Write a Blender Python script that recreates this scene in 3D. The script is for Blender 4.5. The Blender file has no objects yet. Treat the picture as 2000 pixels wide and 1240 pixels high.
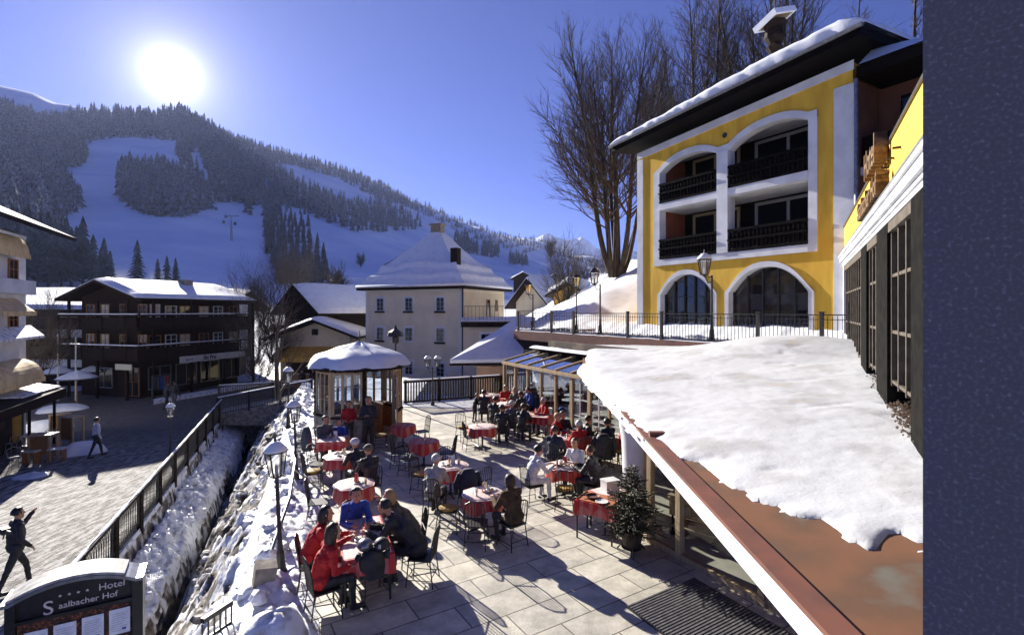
import bpy, math, random
import numpy as np
from mathutils import Vector, Matrix, noise
random.seed(7)
R = math.radians
sc = bpy.context.scene
COL = sc.collection
# ------------------------------------------------------------------ camera
H = 4.6                      # eye above the terrace paving (z = 0)
HY = 606.0                   # row of the horizon
cam = bpy.data.cameras.new('camera'); cam_o = bpy.data.objects.new('camera', cam); COL.objects.link(cam_o)
cam_o.location = (0, 0, H); cam_o.rotation_euler = (R(90), 0, 0)
cam.lens = 18; cam.sensor_width = 36; cam.shift_y = -0.007
cam.clip_start = 0.05; cam.clip_end = 9000
sc.camera = cam_o
# ------------------------------------------------------------------ light
SUN_AZ, SUN_EL = R(-37.0), R(21.5)       # lamp
SKY_AZ, SKY_EL = R(-33.6), R(21.0)       # glare seen in the sky
w = bpy.data.worlds.new('World'); sc.world = w; w.use_nodes = True
nt = w.node_tree; nt.nodes.clear()
def nd(t, **k):
    n = nt.nodes.new(t)
    for a, b in k.items(): setattr(n, a, b)
    return n
def sd(az, el): return Vector((math.sin(az)*math.cos(el), math.cos(az)*math.cos(el), math.sin(el)))
out = nd('ShaderNodeOutputWorld'); bg = nd('ShaderNodeBackground'); sky = nd('ShaderNodeTexSky')
sky.sky_type = 'NISHITA'; sky.sun_disc = False; sky.sun_elevation = SKY_EL; sky.sun_rotation = SKY_AZ
sky.altitude = 2500; sky.air_density = 1.0; sky.dust_density = 0.1; sky.ozone_density = 4.0
tint = nd('ShaderNodeMixRGB', blend_type='MULTIPLY'); tint.inputs[0].default_value = 1
tint.inputs[2].default_value = (0.31, 0.38, 0.87, 1)
nt.links.new(sky.outputs[0], tint.inputs[1]); nt.links.new(tint.outputs[0], bg.inputs[0]); bg.inputs[1].default_value = 0.052
tc = nd('ShaderNodeTexCoord'); dot = nd('ShaderNodeVectorMath', operation='DOT_PRODUCT'); dot.inputs[1].default_value = sd(SKY_AZ, SKY_EL)
nt.links.new(tc.outputs['Generated'], dot.inputs[0])
def math_n(op, a, b=None):
    m = nd('ShaderNodeMath', operation=op)
    for i, v in enumerate((a, b)):
        if v is None: continue
        if isinstance(v, (int, float)): m.inputs[i].default_value = v
        else: nt.links.new(v, m.inputs[i])
    return m.outputs[0]
# glare round the sun: a power law in the angle
g = math_n('MULTIPLY', math_n('POWER', math_n('ADD', math_n('SUBTRACT', 1.0, dot.outputs['Value']), 0.00002), -0.66), 0.0030)
bg2 = nd('ShaderNodeBackground'); bg2.inputs[0].default_value = (1.0, 0.97, 0.93, 1); nt.links.new(g, bg2.inputs[1])
ad = nd('ShaderNodeAddShader'); nt.links.new(bg.outputs[0], ad.inputs[0]); nt.links.new(bg2.outputs[0], ad.inputs[1]); nt.links.new(ad.outputs[0], out.inputs[0])
sl = bpy.data.lights.new('sun', 'SUN'); sl.energy = 5.0; sl.angle = R(0.5); sl.color = (1.0, 0.94, 0.84)
so = bpy.data.objects.new('sun', sl); COL.objects.link(so)
so.rotation_euler = (-sd(SUN_AZ, SUN_EL)).to_track_quat('-Z', 'Y').to_euler()
sc.view_settings.view_transform = 'Standard'; sc.view_settings.look = 'None'
sc.view_settings.exposure = 1.38; sc.view_settings.gamma = 1.0
try:
    sc.cycles.max_bounces = 6; sc.cycles.transparent_max_bounces = 12; sc.cycles.caustics_reflective = False; sc.cycles.caustics_refractive = False
    sc.cycles.sample_clamp_indirect = 4
except Exception: pass
# ------------------------------------------------------------------ helpers
def G(px, py, z=0.0):                    # a pixel of the 2000 px picture on the level z
    Y = (H-z)*1000/(py-HY)
    return Vector(((px-1000)/1000*Y, Y, z))
def at(px, py, Y): return Vector(((px-1000)/1000*Y, Y, H-(py-HY)/1000*Y))
def rnd(a, b): return random.uniform(a, b)
def lerp(a, b, t): return a+(b-a)*t
def ss(a, b, x):
    t = min(1, max(0, (x-a)/(b-a))); return t*t*(3-2*t)
def nz(x, y=0, z=0): return noise.noise(Vector((x, y, z)))
def fb(x, y=0, z=0, o=4): return noise.fractal(Vector((x, y, z)), 1.0, 2.0, o)
class MB:
    def __init__(s): s.v = []; s.f = []; s.mi = []; s.cm = 0
    def add(s, vs, fs):
        b = len(s.v); s.v.extend([tuple(p) for p in vs]); s.f.extend([tuple(b+i for i in f) for f in fs]); s.mi.extend([s.cm]*len(fs)); return s
    def box(s, x0, x1, y0, y1, z0, z1):
        return s.add([(x0,y0,z0),(x1,y0,z0),(x1,y1,z0),(x0,y1,z0),(x0,y0,z1),(x1,y0,z1),(x1,y1,z1),(x0,y1,z1)],
            [(0,3,2,1),(4,5,6,7),(0,1,5,4),(1,2,6,5),(2,3,7,6),(3,0,4,7)])
    def bar(s, a, b, wx, wz, up=(0,0,1)):   # box along a segment
        a = Vector(a); b = Vector(b); d = (b-a).normalized(); u = Vector(up)
        if abs(d.dot(u)) > .99: u = Vector((0,1,0))
        sx = d.cross(u).normalized()*wx/2; sz = sx.cross(d).normalized()*wz/2
        vs = [p+q for p in (a, b) for q in (-sx-sz, sx-sz, sx+sz, -sx+sz)]
        return s.add(vs, [(0,1,2,3),(7,6,5,4),(0,4,5,1),(1,5,6,2),(2,6,7,3),(3,7,4,0)])
    def tube(s, pts, rs, n=8, cap=True):
        pts = [Vector(p) for p in pts]
        if isinstance(rs, (int, float)): rs = [rs]*len(pts)
        b = len(s.v); rings = []
        prev = None
        for i, p in enumerate(pts):
            d = (pts[min(i+1, len(pts)-1)]-pts[max(i-1, 0)])
            if d.length < 1e-9: d = Vector((0,0,1))
            d.normalize()
            if prev is None:
                u = Vector((0,0,1)) if abs(d.z) < .9 else Vector((1,0,0)); x = d.cross(u).normalized()
            else: x = (prev-d*prev.dot(d)); x = x.normalized() if x.length > 1e-6 else d.orthogonal().normalized()
            prev = x; y = d.cross(x)
            for k in range(n):
                a = 2*math.pi*k/n; s.v.append(tuple(p+(x*math.cos(a)+y*math.sin(a))*rs[i]))
        nf = 0
        for i in range(len(pts)-1):
            for k in range(n):
                k2 = (k+1) % n; s.f.append((b+i*n+k, b+i*n+k2, b+(i+1)*n+k2, b+(i+1)*n+k)); nf += 1
        if cap and n > 2:
            s.f.append(tuple(b+k for k in range(n))[::-1]); s.f.append(tuple(b+(len(pts)-1)*n+k for k in range(n))); nf += 2
        s.mi.extend([s.cm]*nf); return s
    def lathe(s, prof, c=(0,0,0), n=16, rot=0):      # prof: (r, z)
        c = Vector(c); b = len(s.v)
        for r, z in prof:
            for k in range(n):
                a = rot+2*math.pi*k/n; s.v.append((c.x+r*math.cos(a), c.y+r*math.sin(a), c.z+z))
        nf = 0
        for i in range(len(prof)-1):
            for k in range(n):
                k2 = (k+1) % n; s.f.append((b+i*n+k, b+i*n+k2, b+(i+1)*n+k2, b+(i+1)*n+k)); nf += 1
        s.f.append(tuple(b+k for k in range(n))[::-1]); s.f.append(tuple(b+(len(prof)-1)*n+k for k in range(n))); nf += 2
        s.mi.extend([s.cm]*nf); return s
    def ell(s, c, r, n=12, m=8):
        prof = []
        b = len(s.v)
        for i in range(m+1):
            t = math.pi*i/m; 
            for k in range(n):
                a = 2*math.pi*k/n
                s.v.append((c[0]+r[0]*math.sin(t)*math.cos(a), c[1]+r[1]*math.sin(t)*math.sin(a), c[2]-r[2]*math.cos(t)))
        nf = 0
        for i in range(m):
            for k in range(n):
                k2 = (k+1) % n; s.f.append((b+i*n+k, b+i*n+k2, b+(i+1)*n+k2, b+(i+1)*n+k)); nf += 1
        s.mi.extend([s.cm]*nf); return s
    def prism(s, poly, z0, z1):            # poly plan points, z may be numbers or lists
        n = len(poly); a = [z0]*n if isinstance(z0, (int, float)) else z0; c = [z1]*n if isinstance(z1, (int, float)) else z1
        vs = [(p[0], p[1], a[i]) for i, p in enumerate(poly)]+[(p[0], p[1], c[i]) for i, p in enumerate(poly)]
        fs = [tuple(range(n))[::-1], tuple(range(n, 2*n))]+[(i, (i+1) % n, n+(i+1) % n, n+i) for i in range(n)]
        return s.add(vs, fs)
    def slab(s, pts, nrm, t):              # a 3D polygon given thickness along nrm
        n = len(pts); nv = Vector(nrm)*t
        vs = [Vector(p) for p in pts]+[Vector(p)+nv for p in pts]
        return s.add(vs, [tuple(range(n))[::-1], tuple(range(n, 2*n))]+[(i, (i+1) % n, n+(i+1) % n, n+i) for i in range(n)])
    def grid(s, pts, nu, nv):              # pts list nu*nv
        return s.add(pts, [(j*nu+i, j*nu+i+1, (j+1)*nu+i+1, (j+1)*nu+i) for j in range(nv-1) for i in range(nu-1)])
    def xf(s, M, start=0):
        for i in range(start, len(s.v)): s.v[i] = tuple(M @ Vector(s.v[i]))
        return s
    def build(s, name, mats, parent=None, smooth=False, origin=None, recalc=True):
        me = bpy.data.meshes.new(name)
        if origin is not None: s.v = [(a-origin[0], b-origin[1], c-origin[2]) for a, b, c in s.v]
        me.from_pydata(s.v, [], s.f)
        for m in (mats if isinstance(mats, (list, tuple)) else [mats]): me.materials.append(m)
        if any(s.mi): me.polygons.foreach_set('material_index', s.mi)
        if smooth: me.polygons.foreach_set('use_smooth', [True]*len(me.polygons))
        me.update()
        o = bpy.data.objects.new(name, me); COL.objects.link(o)
        if parent is not None: o.parent = parent
        if origin is not None and parent is None: o.location = origin
        return o
def tag(o, label=None, cat=None, group=None, kind=None):
    if label: o['label'] = label
    if cat: o['category'] = cat
    if group: o['group'] = group
    if kind: o['kind'] = kind
    return o
def thing(name, label, cat, loc=(0,0,0), rz=0, group=None):
    o = bpy.data.objects.new(name, None); COL.objects.link(o); o.location = loc; o.rotation_euler = (0, 0, rz)
    return tag(o, label, cat, group)
def dup(root, loc, rz, label=None, group=None, scale=None, tilt=None):
    r = root.copy(); COL.objects.link(r); r.location = loc; r.rotation_euler = (tilt or 0, 0, rz)
    if label: r['label'] = label
    if group: r['group'] = group
    if scale: r.scale = (scale,)*3
    for ch in list(root.children):
        c = ch.copy(); COL.objects.link(c); c.parent = r
        for g_ in ch.children:
            d = g_.copy(); COL.objects.link(d); d.parent = c
    return r
# ------------------------------------------------------------------ materials
MATS = {}
def M(name, c1, c2=None, scale=6.0, rough=0.7, bump=0.0, bscale=None, metal=0.0, spec=0.5, detail=6.0, lo=0.4, hi=0.6, c3=None, stretch=None):
    if name in MATS: return MATS[name]
    m = bpy.data.materials.new(name); m.use_nodes = True; t = m.node_tree; b = t.nodes['Principled BSDF']
    b.inputs['Roughness'].default_value = rough; b.inputs['Metallic'].default_value = metal
    b.inputs['Specular IOR Level'].default_value = spec
    b.inputs['Base Color'].default_value = (*c1, 1)
    co = t.nodes.new('ShaderNodeTexCoord'); src = co.outputs['Object']
    if stretch:
        mp = t.nodes.new('ShaderNodeMapping'); mp.inputs['Scale'].default_value = stretch; t.links.new(src, mp.inputs[0]); src = mp.outputs[0]
    if c2:
        n = t.nodes.new('ShaderNodeTexNoise'); n.inputs['Scale'].default_value = scale; n.inputs['Detail'].default_value = detail
        t.links.new(src, n.inputs['Vector'])
        r = t.nodes.new('ShaderNodeValToRGB'); r.color_ramp.elements[0].position = lo; r.color_ramp.elements[1].position = hi
        r.color_ramp.elements[0].color = (*c1, 1); r.color_ramp.elements[1].color = (*c2, 1)
        if c3:
            e = r.color_ramp.elements.new(min(.98, hi+.12)); e.color = (*c3, 1)
        t.links.new(n.outputs[0], r.inputs[0]); t.links.new(r.outputs[0], b.inputs['Base Color'])
    if bump:
        n2 = t.nodes.new('ShaderNodeTexNoise'); n2.inputs['Scale'].default_value = bscale or scale*3; n2.inputs['Detail'].default_value = 8
        t.links.new(src, n2.inputs['Vector'])
        bp = t.nodes.new('ShaderNodeBump'); bp.inputs['Strength'].default_value = min(1, bump*4); bp.inputs['Distance'].default_value = bump
        t.links.new(n2.outputs[0], bp.inputs['Height']); t.links.new(bp.outputs[0], b.inputs['Normal'])
    MATS[name] = m; return m
snow = M('snow', (.80,.82,.86), (.66,.69,.74), scale=2.2, rough=.55, bump=.035, bscale=7, lo=.45, hi=.75)
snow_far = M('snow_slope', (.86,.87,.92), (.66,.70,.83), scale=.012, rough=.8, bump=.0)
snow_dirty = M('snow_dirty', (.80,.82,.86), (.40,.38,.36), scale=4.5, rough=.6, bump=.07, bscale=11, lo=.5, hi=.66, detail=9)
rubble = M('rubble', (.05,.042,.035), (.22,.19,.155), scale=2.6, rough=.9, bump=.12, bscale=6, lo=.40, hi=.50, c3=(.76,.77,.80), detail=14)
white_p = M('white_plaster', (.72,.73,.76), (.60,.61,.64), scale=1.5, rough=.85, bump=.004, bscale=60)
yellow_p = M('yellow_plaster', (.80,.49,.05), (.64,.37,.035), scale=1.3, detail=11, rough=.85, bump=.006, bscale=70, stretch=(1.6,1.6,.4))
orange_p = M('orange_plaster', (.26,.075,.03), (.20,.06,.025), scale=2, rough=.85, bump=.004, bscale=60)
cream_p = M('cream_plaster', (.72,.63,.47), (.63,.55,.41), scale=.8, rough=.9, bump=.004, bscale=50)
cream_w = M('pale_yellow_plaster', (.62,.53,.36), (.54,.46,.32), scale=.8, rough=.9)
pink_p = M('salmon_plaster', (.62,.40,.25), (.52,.33,.21), scale=1, rough=.9)
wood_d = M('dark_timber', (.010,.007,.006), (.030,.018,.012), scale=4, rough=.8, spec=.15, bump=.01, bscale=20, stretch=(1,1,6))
wood_l = M('pale_timber', (.55,.41,.24), (.40,.28,.15), scale=5, rough=.6, bump=.004, bscale=30, stretch=(4,4,.6))
wood_m = M('brown_timber', (.25,.11,.035), (.36,.17,.055), scale=5, rough=.55, bump=.004, stretch=(1,1,5))
black_m = M('black_iron', (.012,.012,.013), (.03,.028,.026), scale=14, rough=.45, bump=.003, bscale=40)
grey_m = M('grey_metal', (.30,.31,.32), (.22,.22,.23), scale=9, rough=.35, metal=.8)
copper = M('aged_copper', (.185,.088,.048), (.135,.074,.045), scale=1.5, rough=.6, spec=.3, bump=.006, bscale=7, c3=(.15,.14,.115), lo=.42, hi=.58)
copper_r = M('copper_flashing', (.19,.075,.05), (.14,.062,.045), scale=3, rough=.5, bump=.004)
stone = M('stone_masonry', (.30,.27,.23), (.15,.13,.11), scale=5, rough=.9, bump=.05, bscale=6, lo=.4, hi=.62)
bark = M('bark', (.026,.021,.018), (.065,.053,.042), scale=7, rough=.9, bump=.02, bscale=14, stretch=(1,1,.3))
twig_m = M('twigs', (.055,.042,.032), (.09,.07,.05), scale=3, rough=.9)
gold = M('gilded_metal', (.60,.36,.09), (.42,.22,.05), scale=8, rough=.35, metal=.6)
white_lacq = M('white_lacquer', (.75,.75,.73), (.62,.62,.60), scale=5, rough=.45)
paper = M('paper', (.72,.74,.80), (.60,.63,.70), scale=14, rough=.8)
skin = M('skin', (.52,.28,.18), (.44,.22,.14), scale=12, rough=.55)
dark_room = M('dark_interior', (.015,.012,.011), (.05,.035,.025), scale=1.5, rough=.9)
water_m = M('water', (.008,.009,.012), (.02,.02,.025), scale=3, rough=.08, bump=.02, bscale=6)
def glass_mat(name, tintc=(.8,.85,.9), refl=.12, dark=None):
    m = bpy.data.materials.new(name); m.use_nodes = True; t = m.node_tree; t.nodes.clear()
    o = t.nodes.new('ShaderNodeOutputMaterial'); mix = t.nodes.new('ShaderNodeMixShader'); gl = t.nodes.new('ShaderNodeBsdfGlossy')
    gl.inputs['Roughness'].default_value = .02
    lw = t.nodes.new('ShaderNodeLayerWeight'); lw.inputs[0].default_value = .5; fr = t.nodes.new('ShaderNodeMath'); fr.operation = 'POWER'; fr.inputs[1].default_value = 4.0; t.links.new(lw.outputs['Facing'], fr.inputs[0])
    ml = t.nodes.new('ShaderNodeMath'); ml.operation = 'ADD'; ml.inputs[1].default_value = refl; t.links.new(fr.outputs[0], ml.inputs[0])
    if dark: base = t.nodes.new('ShaderNodeBsdfDiffuse'); base.inputs[0].default_value = (*dark, 1)
    else: base = t.nodes.new('ShaderNodeBsdfTransparent'); base.inputs[0].default_value = (*tintc, 1)
    t.links.new(ml.outputs[0], mix.inputs[0]); t.links.new(base.outputs[0], mix.inputs[1]); t.links.new(gl.outputs[0], mix.inputs[2]); t.links.new(mix.outputs[0], o.inputs[0])
    MATS[name] = m; return m
glass = glass_mat('window_glass'); glass_d = glass_mat('dark_window_glass', refl=.05, dark=(.012,.012,.015)); lamp_glass = glass_mat('lantern_glass', (.86,.86,.84), .22)
def brick_mat(name, c1, c2, cm, bw, bh, mortar, ang=0, rough=.6, bump=.01, streak=None, offs=.5, var=.5, gloss=None):
    m = bpy.data.materials.new(name); m.use_nodes = True; t = m.node_tree; b = t.nodes['Principled BSDF']
    co = t.nodes.new('ShaderNodeTexCoord'); mp = t.nodes.new('ShaderNodeMapping'); mp.inputs['Rotation'].default_value = (0,0,ang)
    t.links.new(co.outputs['Object'], mp.inputs[0])
    br = t.nodes.new('ShaderNodeTexBrick'); br.offset = offs; br.inputs['Scale'].default_value = 1; br.inputs['Brick Width'].default_value = bw; br.inputs['Row Height'].default_value = bh
    br.inputs['Mortar Size'].default_value = mortar; br.inputs['Mortar Smooth'].default_value = .3
    br.inputs['Color1'].default_value = (*c1,1); br.inputs['Color2'].default_value = (*c2,1); br.inputs['Mortar'].default_value = (*cm,1)
    t.links.new(mp.outputs[0], br.inputs[0])
    n = t.nodes.new('ShaderNodeTexNoise'); n.inputs['Scale'].default_value = 2.3; n.inputs['Detail'].default_value = 9; n.inputs['Roughness'].default_value = .7; t.links.new(co.outputs['Object'], n.inputs[0])
    r = t.nodes.new('ShaderNodeValToRGB'); r.color_ramp.elements[0].position = .35; r.color_ramp.elements[1].position = .65
    r.color_ramp.elements[0].color = (1-var,)*3+(1,); r.color_ramp.elements[1].color = (1,1,1,1); t.links.new(n.outputs[0], r.inputs[0])
    mu = t.nodes.new('ShaderNodeMixRGB'); mu.blend_type = 'MULTIPLY'; mu.inputs[0].default_value = 1; t.links.new(br.outputs[0], mu.inputs[1]); t.links.new(r.outputs[0], mu.inputs[2])
    src = mu.outputs[0]
    if streak:     # trodden snow along the walking direction; doubles as painted sun glare, faded where shade lies
        mp2 = t.nodes.new('ShaderNodeMapping'); mp2.inputs['Rotation'].default_value = (0,0,streak[1]); mp2.inputs['Scale'].default_value = (6.5,1.5,1)
        mp3 = t.nodes.new('ShaderNodeVectorRotate'); 
        t.links.new(co.outputs['Object'], mp2.inputs[0])
        n3 = t.nodes.new('ShaderNodeTexNoise'); n3.inputs['Scale'].default_value = 1.2; n3.inputs['Detail'].default_value = 15; n3.inputs['Roughness'].default_value = .75; t.links.new(mp2.outputs[0], n3.inputs[0])
        r3 = t.nodes.new('ShaderNodeValToRGB'); r3.color_ramp.elements[0].position = streak[2]; r3.color_ramp.elements[1].position = streak[2]+.1; t.links.new(n3.outputs[0], r3.inputs[0])
        sy = t.nodes.new('ShaderNodeSeparateXYZ'); t.links.new(co.outputs['Object'], sy.inputs[0]); mk = t.nodes.new('ShaderNodeMapRange'); mk.inputs[1].default_value = 27; mk.inputs[2].default_value = 19; mk.inputs[3].default_value = .10; mk.inputs[4].default_value = 1.0; t.links.new(sy.outputs[1], mk.inputs[0])
        mm_ = t.nodes.new('ShaderNodeMath'); mm_.operation = 'MULTIPLY'; t.links.new(r3.outputs[0], mm_.inputs[0]); t.links.new(mk.outputs[0], mm_.inputs[1])
        m3 = t.nodes.new('ShaderNodeMixRGB'); m3.inputs[2].default_value = (*streak[0],1); t.links.new(mm_.outputs[0], m3.inputs[0]); t.links.new(src, m3.inputs[1]); src = m3.outputs[0]
    t.links.new(src, b.inputs['Base Color'])
    b.inputs['Roughness'].default_value = rough
    n4 = t.nodes.new('ShaderNodeTexNoise'); n4.inputs['Scale'].default_value = 25; n4.inputs['Detail'].default_value = 6; t.links.new(co.outputs['Object'], n4.inputs[0])
    ma = t.nodes.new('ShaderNodeMath'); ma.operation = 'MULTIPLY_ADD'; ma.inputs[1].default_value = -1.0
    t.links.new(br.outputs['Fac'], ma.inputs[0]); t.links.new(n4.outputs[0], ma.inputs[2])
    bp = t.nodes.new('ShaderNodeBump'); bp.inputs['Strength'].default_value = .8; bp.inputs['Distance'].default_value = bump
    t.links.new(ma.outputs[0], bp.inputs['Height']); t.links.new(bp.outputs[0], b.inputs['Normal'])
    MATS[name] = m; return m
paving = brick_mat('stone_slabs', (.74,.69,.57), (.57,.53,.45), (.17,.155,.13), 1.15, .60, .012, R(-32), rough=.62, bump=.006, var=.45)
cobbles = brick_mat('cobbles', (.20,.175,.155), (.12,.105,.095), (.045,.04,.036), .17, .11, .012, R(-24), rough=.85, bump=.03, streak=((.48,.465,.45), R(-24), .46), var=.5)
def plaid_mat(name, red=(.50,.018,.016), pale=(.62,.22,.16), sc_=7.0, lighten=0.0):
    m = bpy.data.materials.new(name); m.use_nodes = True; t = m.node_tree; b = t.nodes['Principled BSDF']
    co = t.nodes.new('ShaderNodeTexCoord'); sp = t.nodes.new('ShaderNodeSeparateXYZ'); t.links.new(co.outputs['Object'], sp.inputs[0])
    outs = []
    for i in range(3):
        a = t.nodes.new('ShaderNodeMath'); a.operation = 'MULTIPLY'; a.inputs[1].default_value = sc_*6.283/ (1.4); t.links.new(sp.outputs[i], a.inputs[0])
        s_ = t.nodes.new('ShaderNodeMath'); s_.operation = 'SINE'; t.links.new(a.outputs[0], s_.inputs[0])
        g_ = t.nodes.new('ShaderNodeMath'); g_.operation = 'GREATER_THAN'; g_.inputs[1].default_value = .35; t.links.new(s_.outputs[0], g_.inputs[0]); outs.append(g_.outputs[0])
    s1 = t.nodes.new('ShaderNodeMath'); s1.operation = 'ADD'; t.links.new(outs[0], s1.inputs[0]); t.links.new(outs[1], s1.inputs[1])
    s2 = t.nodes.new('ShaderNodeMath'); s2.operation = 'MULTIPLY_ADD'; s2.inputs[1].default_value = .5; s2.inputs[2].default_value = lighten; t.links.new(s1.outputs[0], s2.inputs[0])
    mi = t.nodes.new('ShaderNodeMixRGB'); mi.inputs[1].default_value = (*red,1); mi.inputs[2].default_value = (*pale,1); mi.use_clamp = True
    t.links.new(s2.outputs[0], mi.inputs[0]); t.links.new(mi.outputs[0], b.inputs['Base Color']); b.inputs['Roughness'].default_value = .42
    MATS[name] = m; return m
plaid = plaid_mat('red_plaid_cloth'); 
glare_cloth = plaid_mat('plaid_sun_glare', (.66,.40,.33), (.82,.70,.64), 16, .3)  # paler plaid: sun glare on the table tops painted as colour
def conifer_mat():
    m = bpy.data.materials.new('conifer'); m.use_nodes = True; t = m.node_tree; b = t.nodes['Principled BSDF']; b.inputs['Roughness'].default_value = .9
    ge = t.nodes.new('ShaderNodeNewGeometry'); sp = t.nodes.new('ShaderNodeSeparateXYZ'); t.links.new(ge.outputs['True Normal'], sp.inputs[0])
    co = t.nodes.new('ShaderNodeTexCoord'); n = t.nodes.new('ShaderNodeTexNoise'); n.inputs['Scale'].default_value = .35; n.inputs['Detail'].default_value = 8; n.inputs['Roughness'].default_value = .8
    t.links.new(co.outputs['Object'], n.inputs[0])
    r = t.nodes.new('ShaderNodeValToRGB'); r.color_ramp.elements[0].position = .45; r.color_ramp.elements[1].position = .66; t.links.new(n.outputs[0], r.inputs[0])
    mi = t.nodes.new('ShaderNodeMixRGB'); mi.inputs[1].default_value = (.024,.027,.024,1); mi.inputs[2].default_value = (.36,.38,.44,1)
    t.links.new(r.outputs[0], mi.inputs[0]); t.links.new(mi.outputs[0], b.inputs['Base Color']); return m
conif = conifer_mat()
# ------------------------------------------------------------------ terrain
SKY = [(-900,60),(-300,130),(0,170),(60,182),(110,205),(160,216),(300,224),(340,214),(400,243),(450,270),(500,283),(560,292),(600,310),(650,325),(700,345),(760,369),(820,401),(870,427),(920,447),(1000,462),(1060,481),(1130,501),(1180,515),(1250,526),(1500,520),(1900,500)]
def skyl(px):
    for (a, b), (c, d) in zip(SKY, SKY[1:]):
        if px <= c: return b+(d-b)*(px-a)/(c-a)
    return SKY[-1][1]
def pl(pts, x):
    if x <= pts[0][0]: return pts[0][1]
    for (a, b), (c, d) in zip(pts, pts[1:]):
        if x <= c: return b+(d-b)*(x-a)/(c-a)
    return pts[-1][1]
def Yb(px): return pl([(0,170),(500,210),(1000,380),(1300,560)], px)
def Yt(px): return pl([(0,1000),(500,1200),(1000,1800),(1300,2300)], px)
def hillY(px, py):
    t = (600-py)/(600-skyl(px)); return Yb(px)*(Yt(px)/Yb(px))**t
def hill_pt(px, py):
    Y = hillY(px, py); Y += 0
    p = at(px, py, Y); p.z += bumpz(p.x, p.y); return p
def bumpz(x, y):
    return y*.010*fb(x/160, y/240, 3.3, 4)*ss(180, 500, y)
GZ = -1.9
mb = MB(); cols = list(range(-900, 1901, 14)); rows = []
for t in [0, .2, .4, .6, .8]: rows.append(('n', t))
for k in range(0, 61): rows.append(('h', k/60))
rows += [('b', 1), ('b', 2)]
pts = []
for kind, t in rows:
    for px in cols:
        if kind == 'n':
            Y = lerp(60, Yb(px), t); zb = H+.006*Yb(px); x = (px-1000)/1000*Y; pts.append((x, Y, lerp(GZ, zb, t**1.6)))
        elif kind == 'h':
            py = lerp(600, skyl(px), t); pts.append(tuple(hill_pt(px, py)))
        else:
            Y = Yt(px)*(1+.25*t); z = H+(HY-skyl(px))/1000*Yt(px)-Yt(px)*.06*t*t; pts.append(((px-1000)/1000*Y, Y, z))
mb.grid(pts, len(cols), len(rows))
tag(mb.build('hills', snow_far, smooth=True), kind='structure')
# ground: one sheet with the stream's cut left open
def xs(Y): return -.411*Y-4.78      # street edge of the cut
def xt(Y): return -.367*Y-.72       # terrace edge of the cut
mb = MB(); E = 61.5
mb.add([(-800,-60,GZ),(xs(-6),-60,GZ),(xs(-6),-6,GZ),(xs(31.5),31.5,GZ),(-800,31.5,GZ)], [(0,1,2,3,4)])
mb.add([(-800,31.5,GZ),(900,31.5,GZ),(900,E,GZ),(-800,E,GZ)], [(0,1,2,3)])
mb.add([(xt(-6)+1,-60,GZ),(900,-60,GZ),(900,31.5,GZ),(xt(31.5)+.5,31.5,GZ),(xt(-6)+1,-6,GZ)], [(0,1,2,3,4)])
tag(mb.build('ground', snow_dirty), kind='structure')
SZ = -1.75
mb = MB(); mb.add([(-45,2,SZ),(xs(2)-.15,2,SZ),(xs(31.4)-.15,31.4,SZ),(-16,31.6,SZ),(-9,33,SZ),(-9,38,SZ),(-19,48,SZ),(-45,35,SZ)], [(0,1,2,3,4,5,6,7)])
tag(mb.build('street', cobbles), kind='structure')
# terrace slab and far snowy corner
mb = MB()
ter = [(xt(1.0),1.0),(16,1.0),(16,21),(2,27),(-.4,27.3),(-5.2,25.1),(xt(24.5)+1.2,24.5)]
mb.prism(ter, -4.2, 0.0); tag(mb.build('terrace', paving), kind='structure')
mb = MB(); pz = []
NU, NV = 34, 44
for j in range(NV):
    for i in range(NU):
        Y = lerp(15.0, 33.5, j/(NV-1)); xl = xt(Y)-.1; xr = pl([(15,-7.3),(17,-7.4),(20,-7.6),(23,-6.2),(25,-4.9),(33.5,-5.5)], Y)
        x = lerp(xl, xr, i/(NU-1)); e = min(i, NU-1-i, j*1.0)/3.0
        pz.append((x, Y, .02+min(1, e)*(.10+.16*abs(fb(x*.9, Y*.9, 1)))))
mb.grid(pz, NU, NV); tag(mb.build('snow_cover', snow, smooth=True), kind='structure')
# stream bed
prof = [(0.0,.02),(.06,.14),(.14,.10),(.20,-.35),(.30,-.9),(.42,-1.55),(.52,-2.2),(.60,-2.75),(.65,-3.4),(.66,-3.75),(.73,-3.8),(.75,-3.2),(.79,-2.75),(.86,-2.60),(.93,-2.45),(.975,-2.35),(.985,-2.0),(1.0,-1.82)]
mb = MB(); NU = 110; NV = 260; pts = []
for j in range(NV):
    Y = lerp(1.5, 31.6, (j/(NV-1))**1.25)
    for i in range(NU):
        f = i/(NU-1); x = lerp(xt(Y)+.15, xs(Y), f); z = pl(prof, f)
        rock = .38*fb(x*1.3, Y*1.3, 5, 6)+.15*fb(x*3.6, Y*3.0, 9, 4)
        amp = ss(.02, .25, f)*(1-ss(.97, 1, f)); wat = ss(.64, .67, f)*(1-ss(.73, .76, f))
        z += rock*amp*(1-wat)*(.8 if f < .66 else .45)
        if f > .76 and f < .97: z += .28*abs(nz(x*1.5, Y*1.5, 2))
        sx = .25*nz(x*.5, Y*.5, 12)*amp
        pts.append((x+sx, Y, z))
mb.grid(pts, NU, NV)
bed = mb.build('stream_bed', [rubble, snow_dirty, water_m], smooth=True); tag(bed, kind='structure')
me = bed.data
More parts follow.
